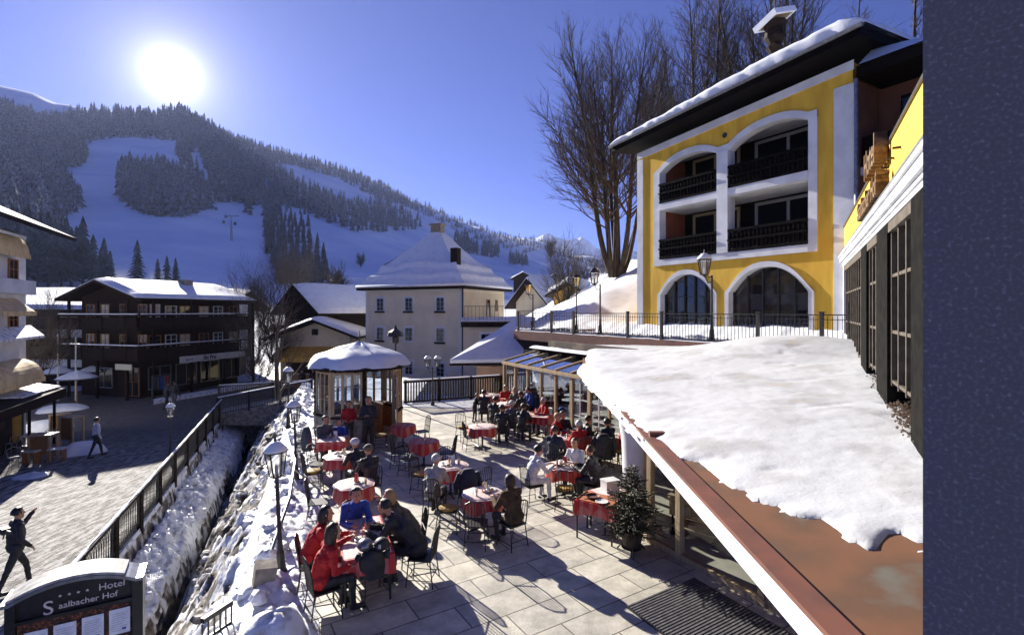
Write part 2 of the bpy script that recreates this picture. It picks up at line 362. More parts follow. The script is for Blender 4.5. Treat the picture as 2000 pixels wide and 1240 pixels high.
for p in me.polygons:
    c = p.center; f = (xt(c.y)+.15-c.x)/(xt(c.y)+.15-xs(c.y)); q = nz(c.x*.8, c.y*.55, 4)+.6*nz(c.x*2.5, c.y*2.5, 7)
    if .665 < f < .735: p.material_index = 2
    elif f < .22+.22*q or f > .76: p.material_index = 1 if f < .97 or f > .99 else 0
    elif q > .22: p.material_index = 1
    else: p.material_index = 0
def clods(name, n, place, mat_, label, seed, smin, smax):
    rs = random.Random(seed); m = MB()
    for k in range(n):
        c = place(rs); s_ = rs.uniform(smin, smax)*rs.random()**1.8+smin*.6; q = rs.random()*9; b = len(m.v); nn = 7
        for j in range(5):
            t = math.pi*j/4
            for i in range(nn):
                a = 2*math.pi*i/nn; w_ = 1+.45*noise.noise(Vector((math.cos(a)*math.sin(t)*1.7+q, math.sin(a)*math.sin(t)*1.7, math.cos(t)*1.7+q)))
                m.v.append((c[0]+s_*w_*math.sin(t)*math.cos(a), c[1]+s_*w_*math.sin(t)*math.sin(a), c[2]+s_*.7*w_*math.cos(t)))
        f = [(b+j*nn+i, b+j*nn+(i+1) % nn, b+(j+1)*nn+(i+1) % nn, b+(j+1)*nn+i) for j in range(4) for i in range(nn)]; m.f += f; m.mi += [0]*len(f)
    return tag(m.build(name, mat_, recalc=False), label, name.replace('_', ' '), kind='stuff')
def bedp(rs, f0, f1, dz=0):
    Y = lerp(3, 28, rs.random()**1.3); f = rs.uniform(f0, f1); x = xt(Y)+.15-f*(xt(Y)+.15-xs(Y)); return (x, Y, pl(prof, f)+dz+.12*rs.random())
clods('snow_clods', 520, lambda rs: bedp(rs, .0, .30), snow_dirty, 'broken clods of shovelled snow along the terrace bank', 1, .02, .22)
clods('snow_clods', 420, lambda rs: bedp(rs, .76, .97, .08), snow, 'snow clods on the ledge below the street railing', 2, .04, .18)
clods('bed_stones', 220, lambda rs: bedp(rs, .28, .64), rubble, 'snow dusted stones covering the stream bank', 3, .02, .24)
mb = MB(); mb.add([(xt(1.5)-1.5,1.5,-3.72),(xs(1.5)+.4,1.5,-3.72),(xs(31.6)+.6,31.6,-3.72),(xt(31.6)-1.8,31.6,-3.72)], [(0,1,2,3)])
tag(mb.build('water', water_m), kind='structure')
mb = MB(); mb.box(xs(31.6)-1, xt(31.6)+2, 31.55, 31.9, -4.2, GZ-.02)
tag(mb.build('culvert_wall', stone), kind='structure')
# lumps of snow on the ledge and along the terrace edge
def lump(c, r, h, seed, nm='snow_heap', m=None):
    mb = MB(); n = 22; pts = []
    for j in range(9):
        t = j/8
        for i in range(n):
            a = 2*math.pi*i/n; rr = r*(1-t)**.6*(1+.35*nz(math.cos(a)*1.3+seed, math.sin(a)*1.3, seed)); z = h*(1-(1-t)**1.8)+.06*nz(seed+t*4, a)
            pts.append((rr*math.cos(a)*1.25, rr*math.sin(a), z if t > 0 else -.1))
    fs = [(j*n+i, j*n+(i+1) % n, (j+1)*n+(i+1) % n, (j+1)*n+i) for j in range(8) for i in range(n)]
    mb.add(pts, fs)
    o = mb.build(nm, m or snow, smooth=True); o.location = c; o.rotation_euler = (0,0,R(22)); return o
k = 0; sn = MB()
mbh = MB(); NU = 24; NV = 420
pts = []
for j in range(NV):                                # ragged bank of shovelled snow along the terrace edge
    Y = lerp(2.5, 24.5, j/(NV-1))
    for i in range(NU):
        f = i/(NU-1); d = lerp(-.85, .62, f); x = xt(Y)+d+.12*nz(Y*1.3, 3)
        h = math.sin(math.pi*f)**.7*(.06+.20*max(0, fb(Y*1.0, d*2.0, 6, 5)+.30)+.07*fb(x*4, Y*4, 3, 3))
        pts.append((x, Y, .015+max(-.3, h)-(.25 if f == 0 else 0)))
mbh.grid(pts, NU, NV); tag(mbh.build('snow_bank', snow_dirty, smooth=True), kind='structure')
# snow bank behind the yellow house
mb = MB(); pts = []; NU, NV = 80, 60
def bankz(x, y):
    s_ = ss(24, 33, y+.62*max(0, x-6)*.0)
    return 3.3*ss(-3.5, 1.0, x)+GZ*(1-ss(-3.5, 1.0, x))+(min(max(0, x-1.2),11)*.58+max(0,x-12.2)*.12)*s_+.35*fb(x*.5, y*.5, 2, 5)*ss(0, 3, x)*s_
for j in range(NV):
    for i in range(NU):
        x = lerp(.6, 60, (i/(NU-1))**1.6); y0 = max(26.5 if x < 6 else 26.5-.2*(x-6), 14, (19.5-x)/.62+.6); y = lerp(y0, 75, (j/(NV-1))**1.3)
        pts.append((x, y, bankz(x, y)-(4 if i == 0 else 0)))
mb.grid(pts, NU, NV); tag(mb.build('snow_hillside', snow, smooth=True), kind='structure')
# far snowy peaks
mb = MB(); pts = []; NU = 60
for j, (yy, hz) in enumerate([(3800, 1.0), (4300, 1.0)]): pass
pk = [(980,500),(1020,478),(1045,464),(1070,456),(1090,466),(1110,470),(1135,462),(1160,480),(1190,492),(1230,487),(1270,500),(1400,505)]
for r_ in range(8):
    t = r_/7
    for i in range(NU):
        px = lerp(940, 1420, i/(NU-1)); top = pl(pk, px)+4*nz(px*.06, 1)
        py = lerp(600, top, t); Y = lerp(3600, 4600, t); p = at(px, py, Y); p.y += 150*nz(px*.05, t*5); pts.append(tuple(p))
mb.grid(pts, NU, 8); tag(mb.build('snowy_peaks', M('rock_and_snow', (.70,.73,.80), (.12,.13,.17), scale=.006, rough=.9, lo=.45, hi=.6), smooth=False), kind='structure')
# ------------------------------------------------------------------ conifers
def conifer_arrays(h, seed, tiers=8, sides=9, r=.2):
    rs = random.Random(seed); V = []; F = []
    for k in range(tiers):
        t0 = k/tiers; z1 = h*(.10+.90*(t0+1.35/tiers)); z0 = h*(.08+.86*t0); rr = h*r*(1-t0)**.85+h*.012
        b = len(V); V.append((0, 0, min(h, z1)))
        for i in range(sides):
            a = 2*math.pi*(i+rs.random()*.5)/sides; q = rr*(rs.uniform(.55, 1.15) if i % 2 else rs.uniform(.85, 1.25)); V.append((q*math.cos(a), q*math.sin(a), z0+rs.uniform(-.02,.03)*h))
            V.append((q*.45*math.cos(a+.3), q*.45*math.sin(a+.3), z0+h*.045))
        n = sides*2
        for i in range(n): F.append((b, b+1+i, b+1+(i+1) % n))
    return np.array(V), np.array(F)
def inpoly(x, y, P):
    c = False; n = len(P)
    for i in range(n):
        x1, y1 = P[i]; x2, y2 = P[(i+1) % n]
        if (y1 > y) != (y2 > y) and x < (x2-x1)*(y-y1)/(y2-y1)+x1: c = not c
    return c
def forest(name, polys, label, density=1.0, hh=(12, 26), holes=(), seed=1, cut=0):
    rs = random.Random(seed); protos = [conifer_arrays(1.0, s_, 5, 5, .19) for s_ in range(6)]
    VV = []; FF = []; off = 0; cnt = 0
    for P in polys:
        xs_ = [p[0] for p in P]; ys_ = [p[1] for p in P]; py = min(ys_)
        while py < max(ys_):
            px = min(xs_)+rs.random()*3; Ymid = None; step = 3
            while px < max(xs_):
                sk = skyl(px); yy = max(sk+.5, min(599, py+rs.uniform(-2, 2)))
                if py < sk-3: px += 12; continue
                Y = hillY(px, yy); hp = 18*1000/Y; step = max(3.0, hp*.27)/density
                x_ = px+rs.uniform(-.5, .5)*step
                if inpoly(x_, yy, P) and not any(inpoly(x_, yy, h_) for h_ in holes):
                    p = hill_pt(x_, yy); hgt = rs.uniform(*hh)*(1 if rs.random() < .85 else .65); v, f = protos[rs.randrange(6)]; a = rs.random()*6.3; c_, s_ = math.cos(a), math.sin(a)
                    w_ = rs.uniform(.8, 1.25); v2 = np.stack([(v[:,0]*c_-v[:,1]*s_)*hgt*w_+p.x, (v[:,0]*s_+v[:,1]*c_)*hgt*w_+p.y, v[:,2]*hgt+p.z-1.0], 1)
                    VV.append(v2); FF.append(f+off); off += len(v); cnt += 1
                px += step
            hp = 18*1000/hillY(max(min(xs_), min(max(xs_), 400)), max(skyl(400)+1, min(599, py))); py += max(2.2, hp*.22)/density
    V = np.concatenate(VV); F = np.concatenate(FF); me = bpy.data.meshes.new(name)
    me.vertices.add(len(V)); me.vertices.foreach_set('co', V.ravel()); me.loops.add(F.size); me.loops.foreach_set('vertex_index', F.ravel().astype(np.int32))
    me.polygons.add(len(F)); me.polygons.foreach_set('loop_start', np.arange(0, F.size, 3, dtype=np.int32)); me.update(calc_edges=True); me.materials.append(conif)
    o = bpy.data.objects.new(name, me); COL.objects.link(o); tag(o, label, 'forest', kind='stuff'); print(name, cnt); return o
far = [(-880,120),(0,200),(45,216),(90,232),(118,226),(165,222),(300,228),(345,222),(345,278),(290,277),(190,280),(168,292),(168,322),(130,332),(112,342),(110,352),(140,365),(160,402),(158,414),(125,422),(122,432),(130,470),(130,560),(-880,560)]
forest('conifer_forest', [far], 'dense snow dusted spruce forest covering the left mountainside', 1.0, seed=2)
forest('conifer_forest', [[(230,350),(240,332),(290,336),(345,342),(378,350),(408,372),(412,412),(340,432),(290,430),(250,405),(228,385)]], 'rounded island of spruce forest in the middle of the ski slope', 1.25, seed=3)
forest('conifer_forest', [[(345,215),(400,243),(500,283),(600,310),(700,345),(760,369),(820,401),(870,427),(1000,462),(1060,481),(1250,526),(1250,540),(1180,535),(1120,512),(1060,500),(980,482),(900,455),(860,437),(800,412),(745,400),(700,372),(640,345),(580,322),(530,318),(565,350),(620,375),(700,395),(745,402),(800,425),(822,440),(820,455),(760,455),(700,460),(640,438),(560,418),(500,408),(420,398),(405,352),(385,290),(372,310),(385,345),(350,328),(345,300)]], 'long spruce forest below the ridge running down to the right', 1.1, seed=4)
forest('conifer_forest', [[(890,462),(935,485),(935,500),(885,492)],[(942,480),(975,492),(975,503),(940,500)],[(995,500),(1030,510),(1030,522),(995,517)],[(515,418),(540,415),(542,440),(515,440)],[(478,408),(490,408),(490,428),(478,428)]], 'small scattered spruce copses on the snowy piste', 1.3, seed=5)
conprotos = []
def spruce_things():
    ds = [conifer_arrays(1.0, 20+s_, 13, 13, .20) for s_ in range(4)]
    crowns = []
    for v, f in ds:
        me = bpy.data.meshes.new('crown'); me.from_pydata([tuple(q) for q in v], [], [tuple(q) for q in f]); me.materials.append(conif); crowns.append(me)
    t = MB().tube([(0,0,0),(0,0,.9)], [.018,.004], 6).build('trunk', bark); tm = t.data; bpy.data.objects.remove(t)
    rs = random.Random(3)
    def one(px, py, h, label, group=None):
        p = hill_pt(px, py); r = thing('spruce_tree', label, 'tree', p-Vector((0,0,.6)), rs.random()*6, group); r.scale = (h,)*3
        c = bpy.data.objects.new('crown', crowns[rs.randrange(4)]); COL.objects.link(c); c.parent = r
        d = bpy.data.objects.new('trunk', tm); COL.objects.link(d); d.parent = r
    one(268, 552, 21, 'tall lone spruce on the snow slope behind the big chalet roof')
    for i, (px, h, q) in enumerate([(308,12.5,'left'),(326,14,'middle'),(343,13,'right')]): one(px, 553, h, f'{q} one of three small spruces above the chalet ridge', 'three spruces above the chalet')
    # distinct left stand (tall) and right-hand clump
    for i, (px, py, h) in enumerate([(162,556,31),(203,558,22),(140,560,26),(182,562,24),(120,560,28),(95,562,32),(70,560,30),(48,562,33),(25,560,34),(108,535,27),(80,535,30),(55,530,32),(150,535,24),(172,540,18),(196,540,14),(215,562,17),(5,560,33),(35,540,30),(130,520,26)]):
        one(px, py, h, 'dark snow dusted spruce at the foot of the left slope', 'spruces at the foot of the left slope')
    P = [(516,445),(540,415),(562,432),(600,442),(612,470),(630,500),(642,560),(600,566),(545,560),(530,520),(515,480)]
    py = 425; n_ = 0
    while py < 566:
        px = 505+rs.random()*8
        while px < 648:
            if inpoly(px, py, P): one(px+rs.uniform(-3,3), py, rs.uniform(13, 19)*(1.0), 'snow dusted spruce in the narrow clump right of the ski slope', 'spruce clump right of the ski slope'); n_ += 1
            px += 12
        py += 10
    print('clump', n_)
spruce_things()
# ------------------------------------------------------------------ houses
def face_xf(W, D, face):       # local frames: x along the face, y outwards negative
    if face == 'f': return Matrix.Identity(4)
    if face == 'r': return Matrix.Translation((W,0,0)) @ Matrix.Rotation(R(90), 4, 'Z')
    if face == 'b': return Matrix.Translation((W,D,0)) @ Matrix.Rotation(R(180), 4, 'Z')
    return Matrix.Translation((0,D,0)) @ Matrix.Rotation(R(-90), 4, 'Z')
def window(root, X, u, z, w, h, fm, trim=None, muntin=(1, 2), shutter=None, sill=None, pane=None, name='window', box=None):
    mb = MB(); t = .05
    for a, b, c, d in ((u-w/2, u+w/2, z, z+t), (u-w/2, u+w/2, z+h-t, z+h), (u-w/2, u-w/2+t, z+t, z+h-t), (u+w/2-t, u+w/2, z+t, z+h-t)): mb.box(a, b, -.075, .0, c, d)
    for i in range(1, muntin[0]+1):
        x = u-w/2+w*i/(muntin[0]+1); mb.box(x-.018, x+.018, -.066, -.02, z+t, z+h-t)
    for i in range(1, muntin[1]+1):
        q = z+h*i/(muntin[1]+1); mb.box(u-w/2+t, u+w/2-t, -.060, -.022, q-.014, q+.014)
    fr = mb.xf(X).build(name, fm, root)
    MB().box(u-w/2+t, u+w/2-t, -.03, -.01, z+t, z+h-t).xf(X).build('pane', pane or glass_d, fr)
    if trim:
        k = .13; m2 = MB()
        for a, b, c, d in ((u-w/2-k, u+w/2+k, z+h, z+h+k), (u-w/2-k, u+w/2+k, z-k, z), (u-w/2-k, u-w/2, z, z+h), (u+w/2, u+w/2+k, z, z+h)): m2.box(a, b, -.035, 0, c, d)
        m2.xf(X).build('surround', trim, fr)
    if sill: MB().box(u-w/2-.12, u+w/2+.12, -.20, -.08, z-.16, z-.02).xf(X).build('window_box', sill, fr)
    return fr
def balcony(root, X, u0, u1, z, dep, rail=.95, m=None, snowy=True, posts=2.2, name='balcony'):
    m = m or wood_d; mb = MB(); mb.box(u0, u1, -dep, -.01, z-.16, z)
    mb.box(u0, u1, -dep-.04, -dep+.02, z-.05, z+rail*.80); mb.box(u0-.02, u1+.02, -dep-.08, -dep+.06, z+rail*.88, z+rail)
    for q in (u0, u1-.05): mb.box(q, q+.05, -dep+.02, -.02, z, z+rail*.8)
    x = u0
    while x <= u1: mb.box(x-.05, x+.05, -dep-.10, -dep-.0, z-.12, z+rail*.88); x += posts
    b = mb.xf(X).build(name, m, root)
    if snowy: MB().box(u0, u1, -dep-.07, -dep+.05, z+rail+.003, z+rail+.07).xf(X).build('snow', snow, b)
    return b
def gable_house(name, label, loc, rz, W, D, z0, ze, zr, over=.9, wall=None, roof=None, snow_t=.22, cat='house', group=None, ov_f=None, sheet=None, rows=0, gable=None):
    r = thing(name, label, cat, (loc[0], loc[1], 0), rz, group); ov_f = ov_f if ov_f is not None else over
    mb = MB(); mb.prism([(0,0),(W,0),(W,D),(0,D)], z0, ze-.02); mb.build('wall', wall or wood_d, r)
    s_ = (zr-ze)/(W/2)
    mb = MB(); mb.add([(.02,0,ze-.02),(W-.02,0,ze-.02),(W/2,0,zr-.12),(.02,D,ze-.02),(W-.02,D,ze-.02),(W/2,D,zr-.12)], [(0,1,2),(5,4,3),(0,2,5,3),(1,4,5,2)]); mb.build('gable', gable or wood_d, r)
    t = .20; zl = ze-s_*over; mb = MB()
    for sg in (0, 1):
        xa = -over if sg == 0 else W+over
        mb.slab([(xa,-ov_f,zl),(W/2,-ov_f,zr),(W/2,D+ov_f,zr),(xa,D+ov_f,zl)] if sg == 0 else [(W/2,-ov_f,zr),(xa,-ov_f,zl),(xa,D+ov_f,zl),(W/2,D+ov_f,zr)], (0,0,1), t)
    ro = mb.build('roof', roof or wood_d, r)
    mb = MB(); N = 14; Mv = 10
    for sg in (-1, 1):
        pts = []
        for j in range(Mv+1):
            for i in range(N+1):
                f = j/Mv; y = lerp(-ov_f+.06, D+ov_f-.06, i/N); e = min(1, min(i, N-i)/1.0, (Mv-j)/1.0)
                x = W/2+sg*(W/2+over-.02)*f; z = zr+t+.01-s_*(W/2+over)*f+snow_t*(.25+.75*e)*(1+.25*nz(x*.4+loc[0], y*.4)); pts.append((x, y, z))
        mb.grid(pts, N+1, Mv+1)
        for i in range(N):   # edge skirts
            y0 = lerp(-ov_f+.06, D+ov_f-.06, i/N); y1 = lerp(-ov_f+.06, D+ov_f-.06, (i+1)/N); x = W/2+sg*(W/2+over-.02); z = zl+t+.0
            mb.add([(x,y0,z),(x,y1,z),pts[Mv*(N+1)+i+1],pts[Mv*(N+1)+i]], [(0,1,2,3)])
        for j in range(Mv):
            for ii in (0, N):
                a = pts[j*(N+1)+ii]; b = pts[(j+1)*(N+1)+ii]; f0 = j/Mv; f1 = (j+1)/Mv
                mb.add([a, b, (b[0], b[1], zr+t-s_*(W/2+over)*f1), (a[0], a[1], zr+t-s_*(W/2+over)*f0)], [(0,1,2,3)])
    mb.build('snow', snow, ro, smooth=False)
    return r
# the big timber chalet with the ski shop
ang = math.atan2(1.0, .30)-math.pi/2       # local +y runs along the ridge
C1 = Vector((-26.8, 37.0)); CW, CD = 6.0, 8.7
dx = Vector((math.cos(ang), math.sin(ang))); lo_ = C1-dx*CW
ch = gable_house('timber_chalet', 'three storey dark timber chalet with balconies and a snow covered roof', (lo_.x, lo_.y), ang, CW, CD, SZ-.2, 5.60, 6.60, over=1.0, cat='chalet', ov_f=1.2)
XR = face_xf(CW, CD, 'r'); XF = face_xf(CW, CD, 'f')
for z, dep in ((1.15, 1.05), (3.35, 1.15)):
    balcony(ch, XR, -.9, CD, z, dep); balcony(ch, XF, -.6, CW+1.1, z, dep)
curt = M('curtain', (.62,.56,.44), (.48,.43,.34), scale=8, rough=.9)
for z in (1.35, 3.55):
    for k, u in enumerate((1.0, 2.3, 3.5, 5.2, 6.6, 8.2)):
        if k == 0 and z > 3: window(ch, XR, u, z, .8, 1.5, white_lacq, pane=curt)
        else: window(ch, XR, u, z+.25, .95, 1.15, white_lacq if k % 3 == 1 else wood_m, pane=curt if (k+int(z)) % 3 == 0 else glass_d)
    for k, u in enumerate((1.0, 2.5, 4.4, 6.2)): window(ch, XF, u, z+.15, .85, 1.35, wood_m, pane=curt if k == 1 else glass_d)
for z in (1.2, 3.4):   # white panels at the far end of the balconies
    MB().box(CD-.9, CD-.02, -1.12, -1.10, z, z+1.7).xf(XR).build('panel', white_lacq, ch)
for k in range(4): MB().box(.1+k*3.1, .25+k*3.1, -1.05, -.90, SZ, 5.3).xf(XR).build('post', wood_d, ch)
for k in range(3): MB().box(.1+k*2.9, .25+k*2.9, -1.05, -.90, SZ, 5.3).xf(XF).build('post', wood_d, ch)
for k, u in enumerate((1.4, 3.6, 5.8, 8.0)): window(ch, XR, u, SZ+.5, 1.8, 1.7, grey_m, muntin=(1,0), name='shop_window')
window(ch, XF, 5.2, SZ+.1, 1.3, 2.1, wood_m, muntin=(1,1), name='door')
window(ch, XF, 2.4, SZ+.6, 1.7, 1.5, grey_m, muntin=(1,0), name='shop_window')
MB().box(3.3, 4.0, 5.2, 6.0, 6.3, 7.15).build('chimney', stone, ch)
def text_mesh(txt, size, mat, loc, parent, ext=.01, X=None, align='LEFT', name='lettering', bold=0):
    c = bpy.data.curves.new(name, 'FONT'); c.body = txt; c.size = size; c.extrude = ext; c.align_x = align; c.offset = bold
    o = bpy.data.objects.new('t', c); COL.objects.link(o); dg = bpy.context.evaluated_depsgraph_get(); dg.update()
    me = bpy.data.meshes.new_from_object(o.evaluated_get(dg)); bpy.data.objects.remove(o); me.name = name
    T = (X or Matrix.Identity(4)) @ Matrix.Translation(loc) @ Matrix.Rotation(R(90), 4, 'X'); me.transform(T); me.materials.clear(); me.materials.append(mat)
    r = bpy.data.objects.new(name, me); COL.objects.link(r); r.parent = parent; return r
ink = M('black_paint', (.02,.02,.022)); signw = M('sign_white', (.62,.62,.60), (.5,.5,.48), scale=3, rough=.5)
sg = MB().box(2.0, 8.2, -1.32, -1.25, .62, 1.10).xf(XR).build('sign_board', signw, ch)
text_mesh('Ski Pro', .42, ink, (4.6,-1.33,.72), sg, X=XR, align='CENTER', bold=.012); text_mesh('Sport', .30, ink, (2.4,-1.33,.76), sg, X=XR)
sg = MB().box(8.35, 8.95, -1.32, -1.26, -.95, .50).xf(XR).build('sign_board', signw, ch); text_mesh('SKI', .24, ink, (8.42,-1.33,-.3), sg, X=XR)
sg = MB().box(5.4, 6.9, -1.40, -1.32, .45, .85).xf(XF).build('sign_board', M('sign_cream', (.62,.60,.42)), ch)
# long low house behind on the left, dark chalet and yellow hut
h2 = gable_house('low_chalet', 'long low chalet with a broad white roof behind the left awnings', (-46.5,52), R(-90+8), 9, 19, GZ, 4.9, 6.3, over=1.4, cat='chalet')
X = face_xf(9, 19, 'r')
for z in (-.3, 2.2):
    balcony(h2, X, .5, 18.5, z, 1.0, snowy=False); MB().box(5, 12, -1.06, -1.05, z+.1, z+.8).xf(X).build('panel', signw, h2)
    for k in range(6): window(h2, X, 2+k*3, z+.3, 1.3, 1.5, wood_m)
ang3 = R(-40); h3 = gable_house('timber_chalet', 'dark timber chalet with blue white roof behind the market hut', (-22.2,50), ang3, 7.0, 16, GZ, 4.7, 6.75, over=1.0, cat='chalet')
X = face_xf(7.0, 16, 'f'); balcony(h3, X, 0, 7.0, 2.3, 1.0, snowy=False)
for k in range(4): window(h3, X, 1.0+k*1.65, 2.7, .9, 1.0, wood_m)
for k in range(3): window(h3, X, 1.2+k*2.2, .0, 1.1, 1.3, wood_m)
MB().box(4.6, 5.2, 9, 9.6, 5.5, 7.6).build('chimney', stone, h3)
plank = M('pale_planks', (.70,.60,.42), (.55,.46,.30), scale=3, rough=.8, stretch=(1,1,8)); ochre = M('ochre_canvas', (.62,.36,.06), (.50,.28,.05), scale=3, rough=.8)
h4 = gable_house('market_hut', 'low yellow market hut with a shallow snowy gable', (-19.1,42.2), R(4), 5.6, 6, GZ, 2.55, 3.65, over=.85, wall=plank, gable=plank, cat='hut')
X = face_xf(5.6, 6, 'f'); window(h4, X, 2.8, 2.55, .5, .5, wood_d, muntin=(1,0))
MB().slab([(-.2,-.02,1.55),(5.8,-.02,1.55),(5.8,-1.4,.75),(-.2,-1.4,.75)], (0,0,1), .05).box(-.2,5.8,-1.44,-1.40,.45,.79).xf(X).build('awning', ochre, h4)
MB().box(.3, 5.3, -.5, -.02, GZ, -.7).xf(X).build('counter', wood_m, h4)
MB().box(.5, 5.1, -.05, -.03, -.6, .7).xf(X).build('serving_hatch', dark_room, h4)
# pale square house with the hipped roof
a5 = math.atan2(-.43, .9); L5 = Vector((-3.8,39.0))-Vector((math.cos(a5), math.sin(a5)))*9.4; W5, D5 = 9.4, 7.2
h5 = thing('hip_roof_house', 'pale cream square house with a steep snowy hipped roof and nine front windows', 'house', (L5.x, L5.y, 0), a5)
MB().prism([(0,0),(W5,0),(W5,D5),(0,D5)], GZ, 6.45).build('wall', cream_p, h5)
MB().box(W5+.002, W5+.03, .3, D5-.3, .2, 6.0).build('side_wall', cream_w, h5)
m2 = MB()
for a, b in ((0,.28),(W5-.28,W5)): m2.box(a, b, -.03, -.002, GZ, 6.1)
m2.box(0, W5, -.035, -.001, 6.05, 6.42); m2.box(0, W5, -.03, -.002, .0, .14); m2.build('corner_trim', M('trim_cream', (.66,.63,.58)), h5)
def hiproof(mb, o, z0, zt, W, D, rx, off=0, N=12, nzs=0.0, lift=0):
    cx, cy = W/2, D/2; base = [(-o,-o),(W+o,-o),(W+o,D+o),(-o,D+o)]; top = [(cx-rx,cy-rx*.6),(cx+rx,cy-rx*.6),(cx+rx,cy+rx*.6),(cx-rx,cy+rx*.6)]
    for k in range(4):
        p0, p1, q0, q1 = base[k], base[(k+1) % 4], top[k], top[(k+1) % 4]; pts = []
        for j in range(N+1):
            f = j/N; prof_ = f**1.18
            for i in range(N+1):
                g_ = i/N; x = lerp(lerp(p0[0], p1[0], g_), lerp(q0[0], q1[0], g_), f); y = lerp(lerp(p0[1], p1[1], g_), lerp(q0[1], q1[1], g_), f)
                e = min(1, min(i, N-i)/.8)*0+1; z = lerp(z0, zt, prof_)+lift+nzs*(fb(x*.35, y*.35, 4)+.6)*min(1, f*6)
                if nzs:
                    f1_ = f+.035*math.sin(x*.9+k)-.31; f2_ = f+.025*math.sin(x*1.3+1)-.13; z += (.42*math.exp(-f1_*9)*ss(0, .035, f1_) if f1_ > 0 else 0)+(.34*math.exp(-f2_*14)*ss(0, .035, f2_) if f2_ > 0 else 0)
                pts.append((x, y, z))
        mb.grid(pts, N+1, N+1)
mb = MB(); hiproof(mb, .55, 6.45, 11.1, W5, D5, .40); rf = mb.build('roof', wood_d, h5)
mb = MB(); mb.box(-.55, W5+.55, -.55, D5+.55, 6.25, 6.44); mb.build('eaves', wood_d, rf)
mb = MB(); hiproof(mb, .60, 6.50, 11.2, W5, D5, .40, N=44, nzs=.16, lift=.16); mb.box(-.60, W5+.60, -.60, D5+.60, 6.46, 6.67); mb.build('snow', snow, rf, smooth=True)
MB().box(W5/2-.45, W5/2+.55, D5/2-.3, D5/2+.35, 10.4, 11.9).box(W5/2-.55, W5/2+.65, D5/2-.4, D5/2+.45, 11.9, 12.05).build('chimney', M('chimney_render', (.30,.25,.17), (.2,.17,.12), scale=3), rf)
MB().box(7.9, 8.5, .7, 1.3, 6.9, 9.5).build('chimney', wood_d, rf)
wl = M('window_lacquer', (.42,.42,.42))
for r_, z in ((0, 4.55), (1, 2.15), (2, -.55)):
    for k, u in enumerate((1.55, 4.45, 7.45)):
        window(h5, Matrix.Identity(4), u, z, .72, 1.05, wl, trim=white_p, muntin=(1,2), sill=wood_d if (r_ == 0 or (r_ == 1 and k != 1)) else None)
XR5 = face_xf(W5, D5, 'r') @ Matrix.Translation((0,-.03,0))
window(h5, XR5, 4.1, 3.6, .6, 1.9, wood_m, muntin=(0,0)); window(h5, XR5, 5.6, 4.5, .35, 1.0, wood_m, muntin=(0,1))
MB().tube([(W5+.12,-.12,GZ),(W5+.12,-.12,6.3)], .07, 8).build('downpipe', black_m, h5)
# its low annexe with flat snowed roof
hx = thing('annexe', 'low cream annexe with a flat snow covered roof beside the hipped roof house', 'house', (-3.65,38.3,0), R(2))
MB().box(0, 5.2, 0, 6, GZ, 3.35).build('wall', cream_p, hx); MB().box(-.15, 5.4, -.35, 6.2, 3.35, 3.75).build('roof', wood_d, hx)
mb = MB(); pts = [(lerp(-.15,5.4,i/12), lerp(-.4,6.2,j/8), 3.76+.30*(1 if 0 < j < 8 else .2)+.08*nz(i*.6,j*.6)) for j in range(9) for i in range(13)]; mb.grid(pts, 13, 9); mb.box(-.15,5.4,-.38,6.2,3.755,3.83); mb.build('snow', snow, hx, smooth=True)
window(hx, Matrix.Identity(4), 1.9, 1.6, 1.15, 1.25, wl, trim=white_p, muntin=(2,1))
mb = MB()
for k in range(12): mb.tube([(.1+k*.28,-.3,3.9),(.1+k*.28,-.3,4.9)], .012, 4)
mb.tube([(.1,-.3,4.9),(3.3,-.3,4.9)], .02, 5); mb.build('railing', black_m, hx)
# lean-to with the big violet snow roof
hl = thing('lean_to', 'salmon walled lean-to under a wide triangular snow roof', 'shed', (-1.6,30.2,0), 0)
P = [Vector(q)-Vector((-1.6,30.2,0)) for q in [(-3.65,30.0,1.35),(.5,29.6,1.45),(1.2,32.5,3.55),(.7,34.6,4.0)]]
MB().slab([P[0],P[1],P[2],P[3]], (0,0,1), .14).build('roof', wood_d, hl)
MB().slab([q+Vector((0,0,.15)) for q in P], (0,0,1), .20).build('snow', snow, hl)
MB().box(-.5, 2.0, .1, 3, GZ, 1.3).build('wall', pink_p, hl)
window(hl, Matrix.Translation((0,.1,0)), .9, -.2, .8, .9, wood_m)
# ------------------------------------------------------------------ left-edge hotel with awnings
A6 = Vector((-19.3,15.6)); B6 = Vector((-23.45,24.7)); d6 = (B6-A6).normalized(); a6 = math.atan2(d6.y, d6.x); L6 = (B6-A6).length
h6 = thing('awning_house', 'white house with gold awnings at the left edge of the street', 'house', (A6.x, A6.y, 0), a6)
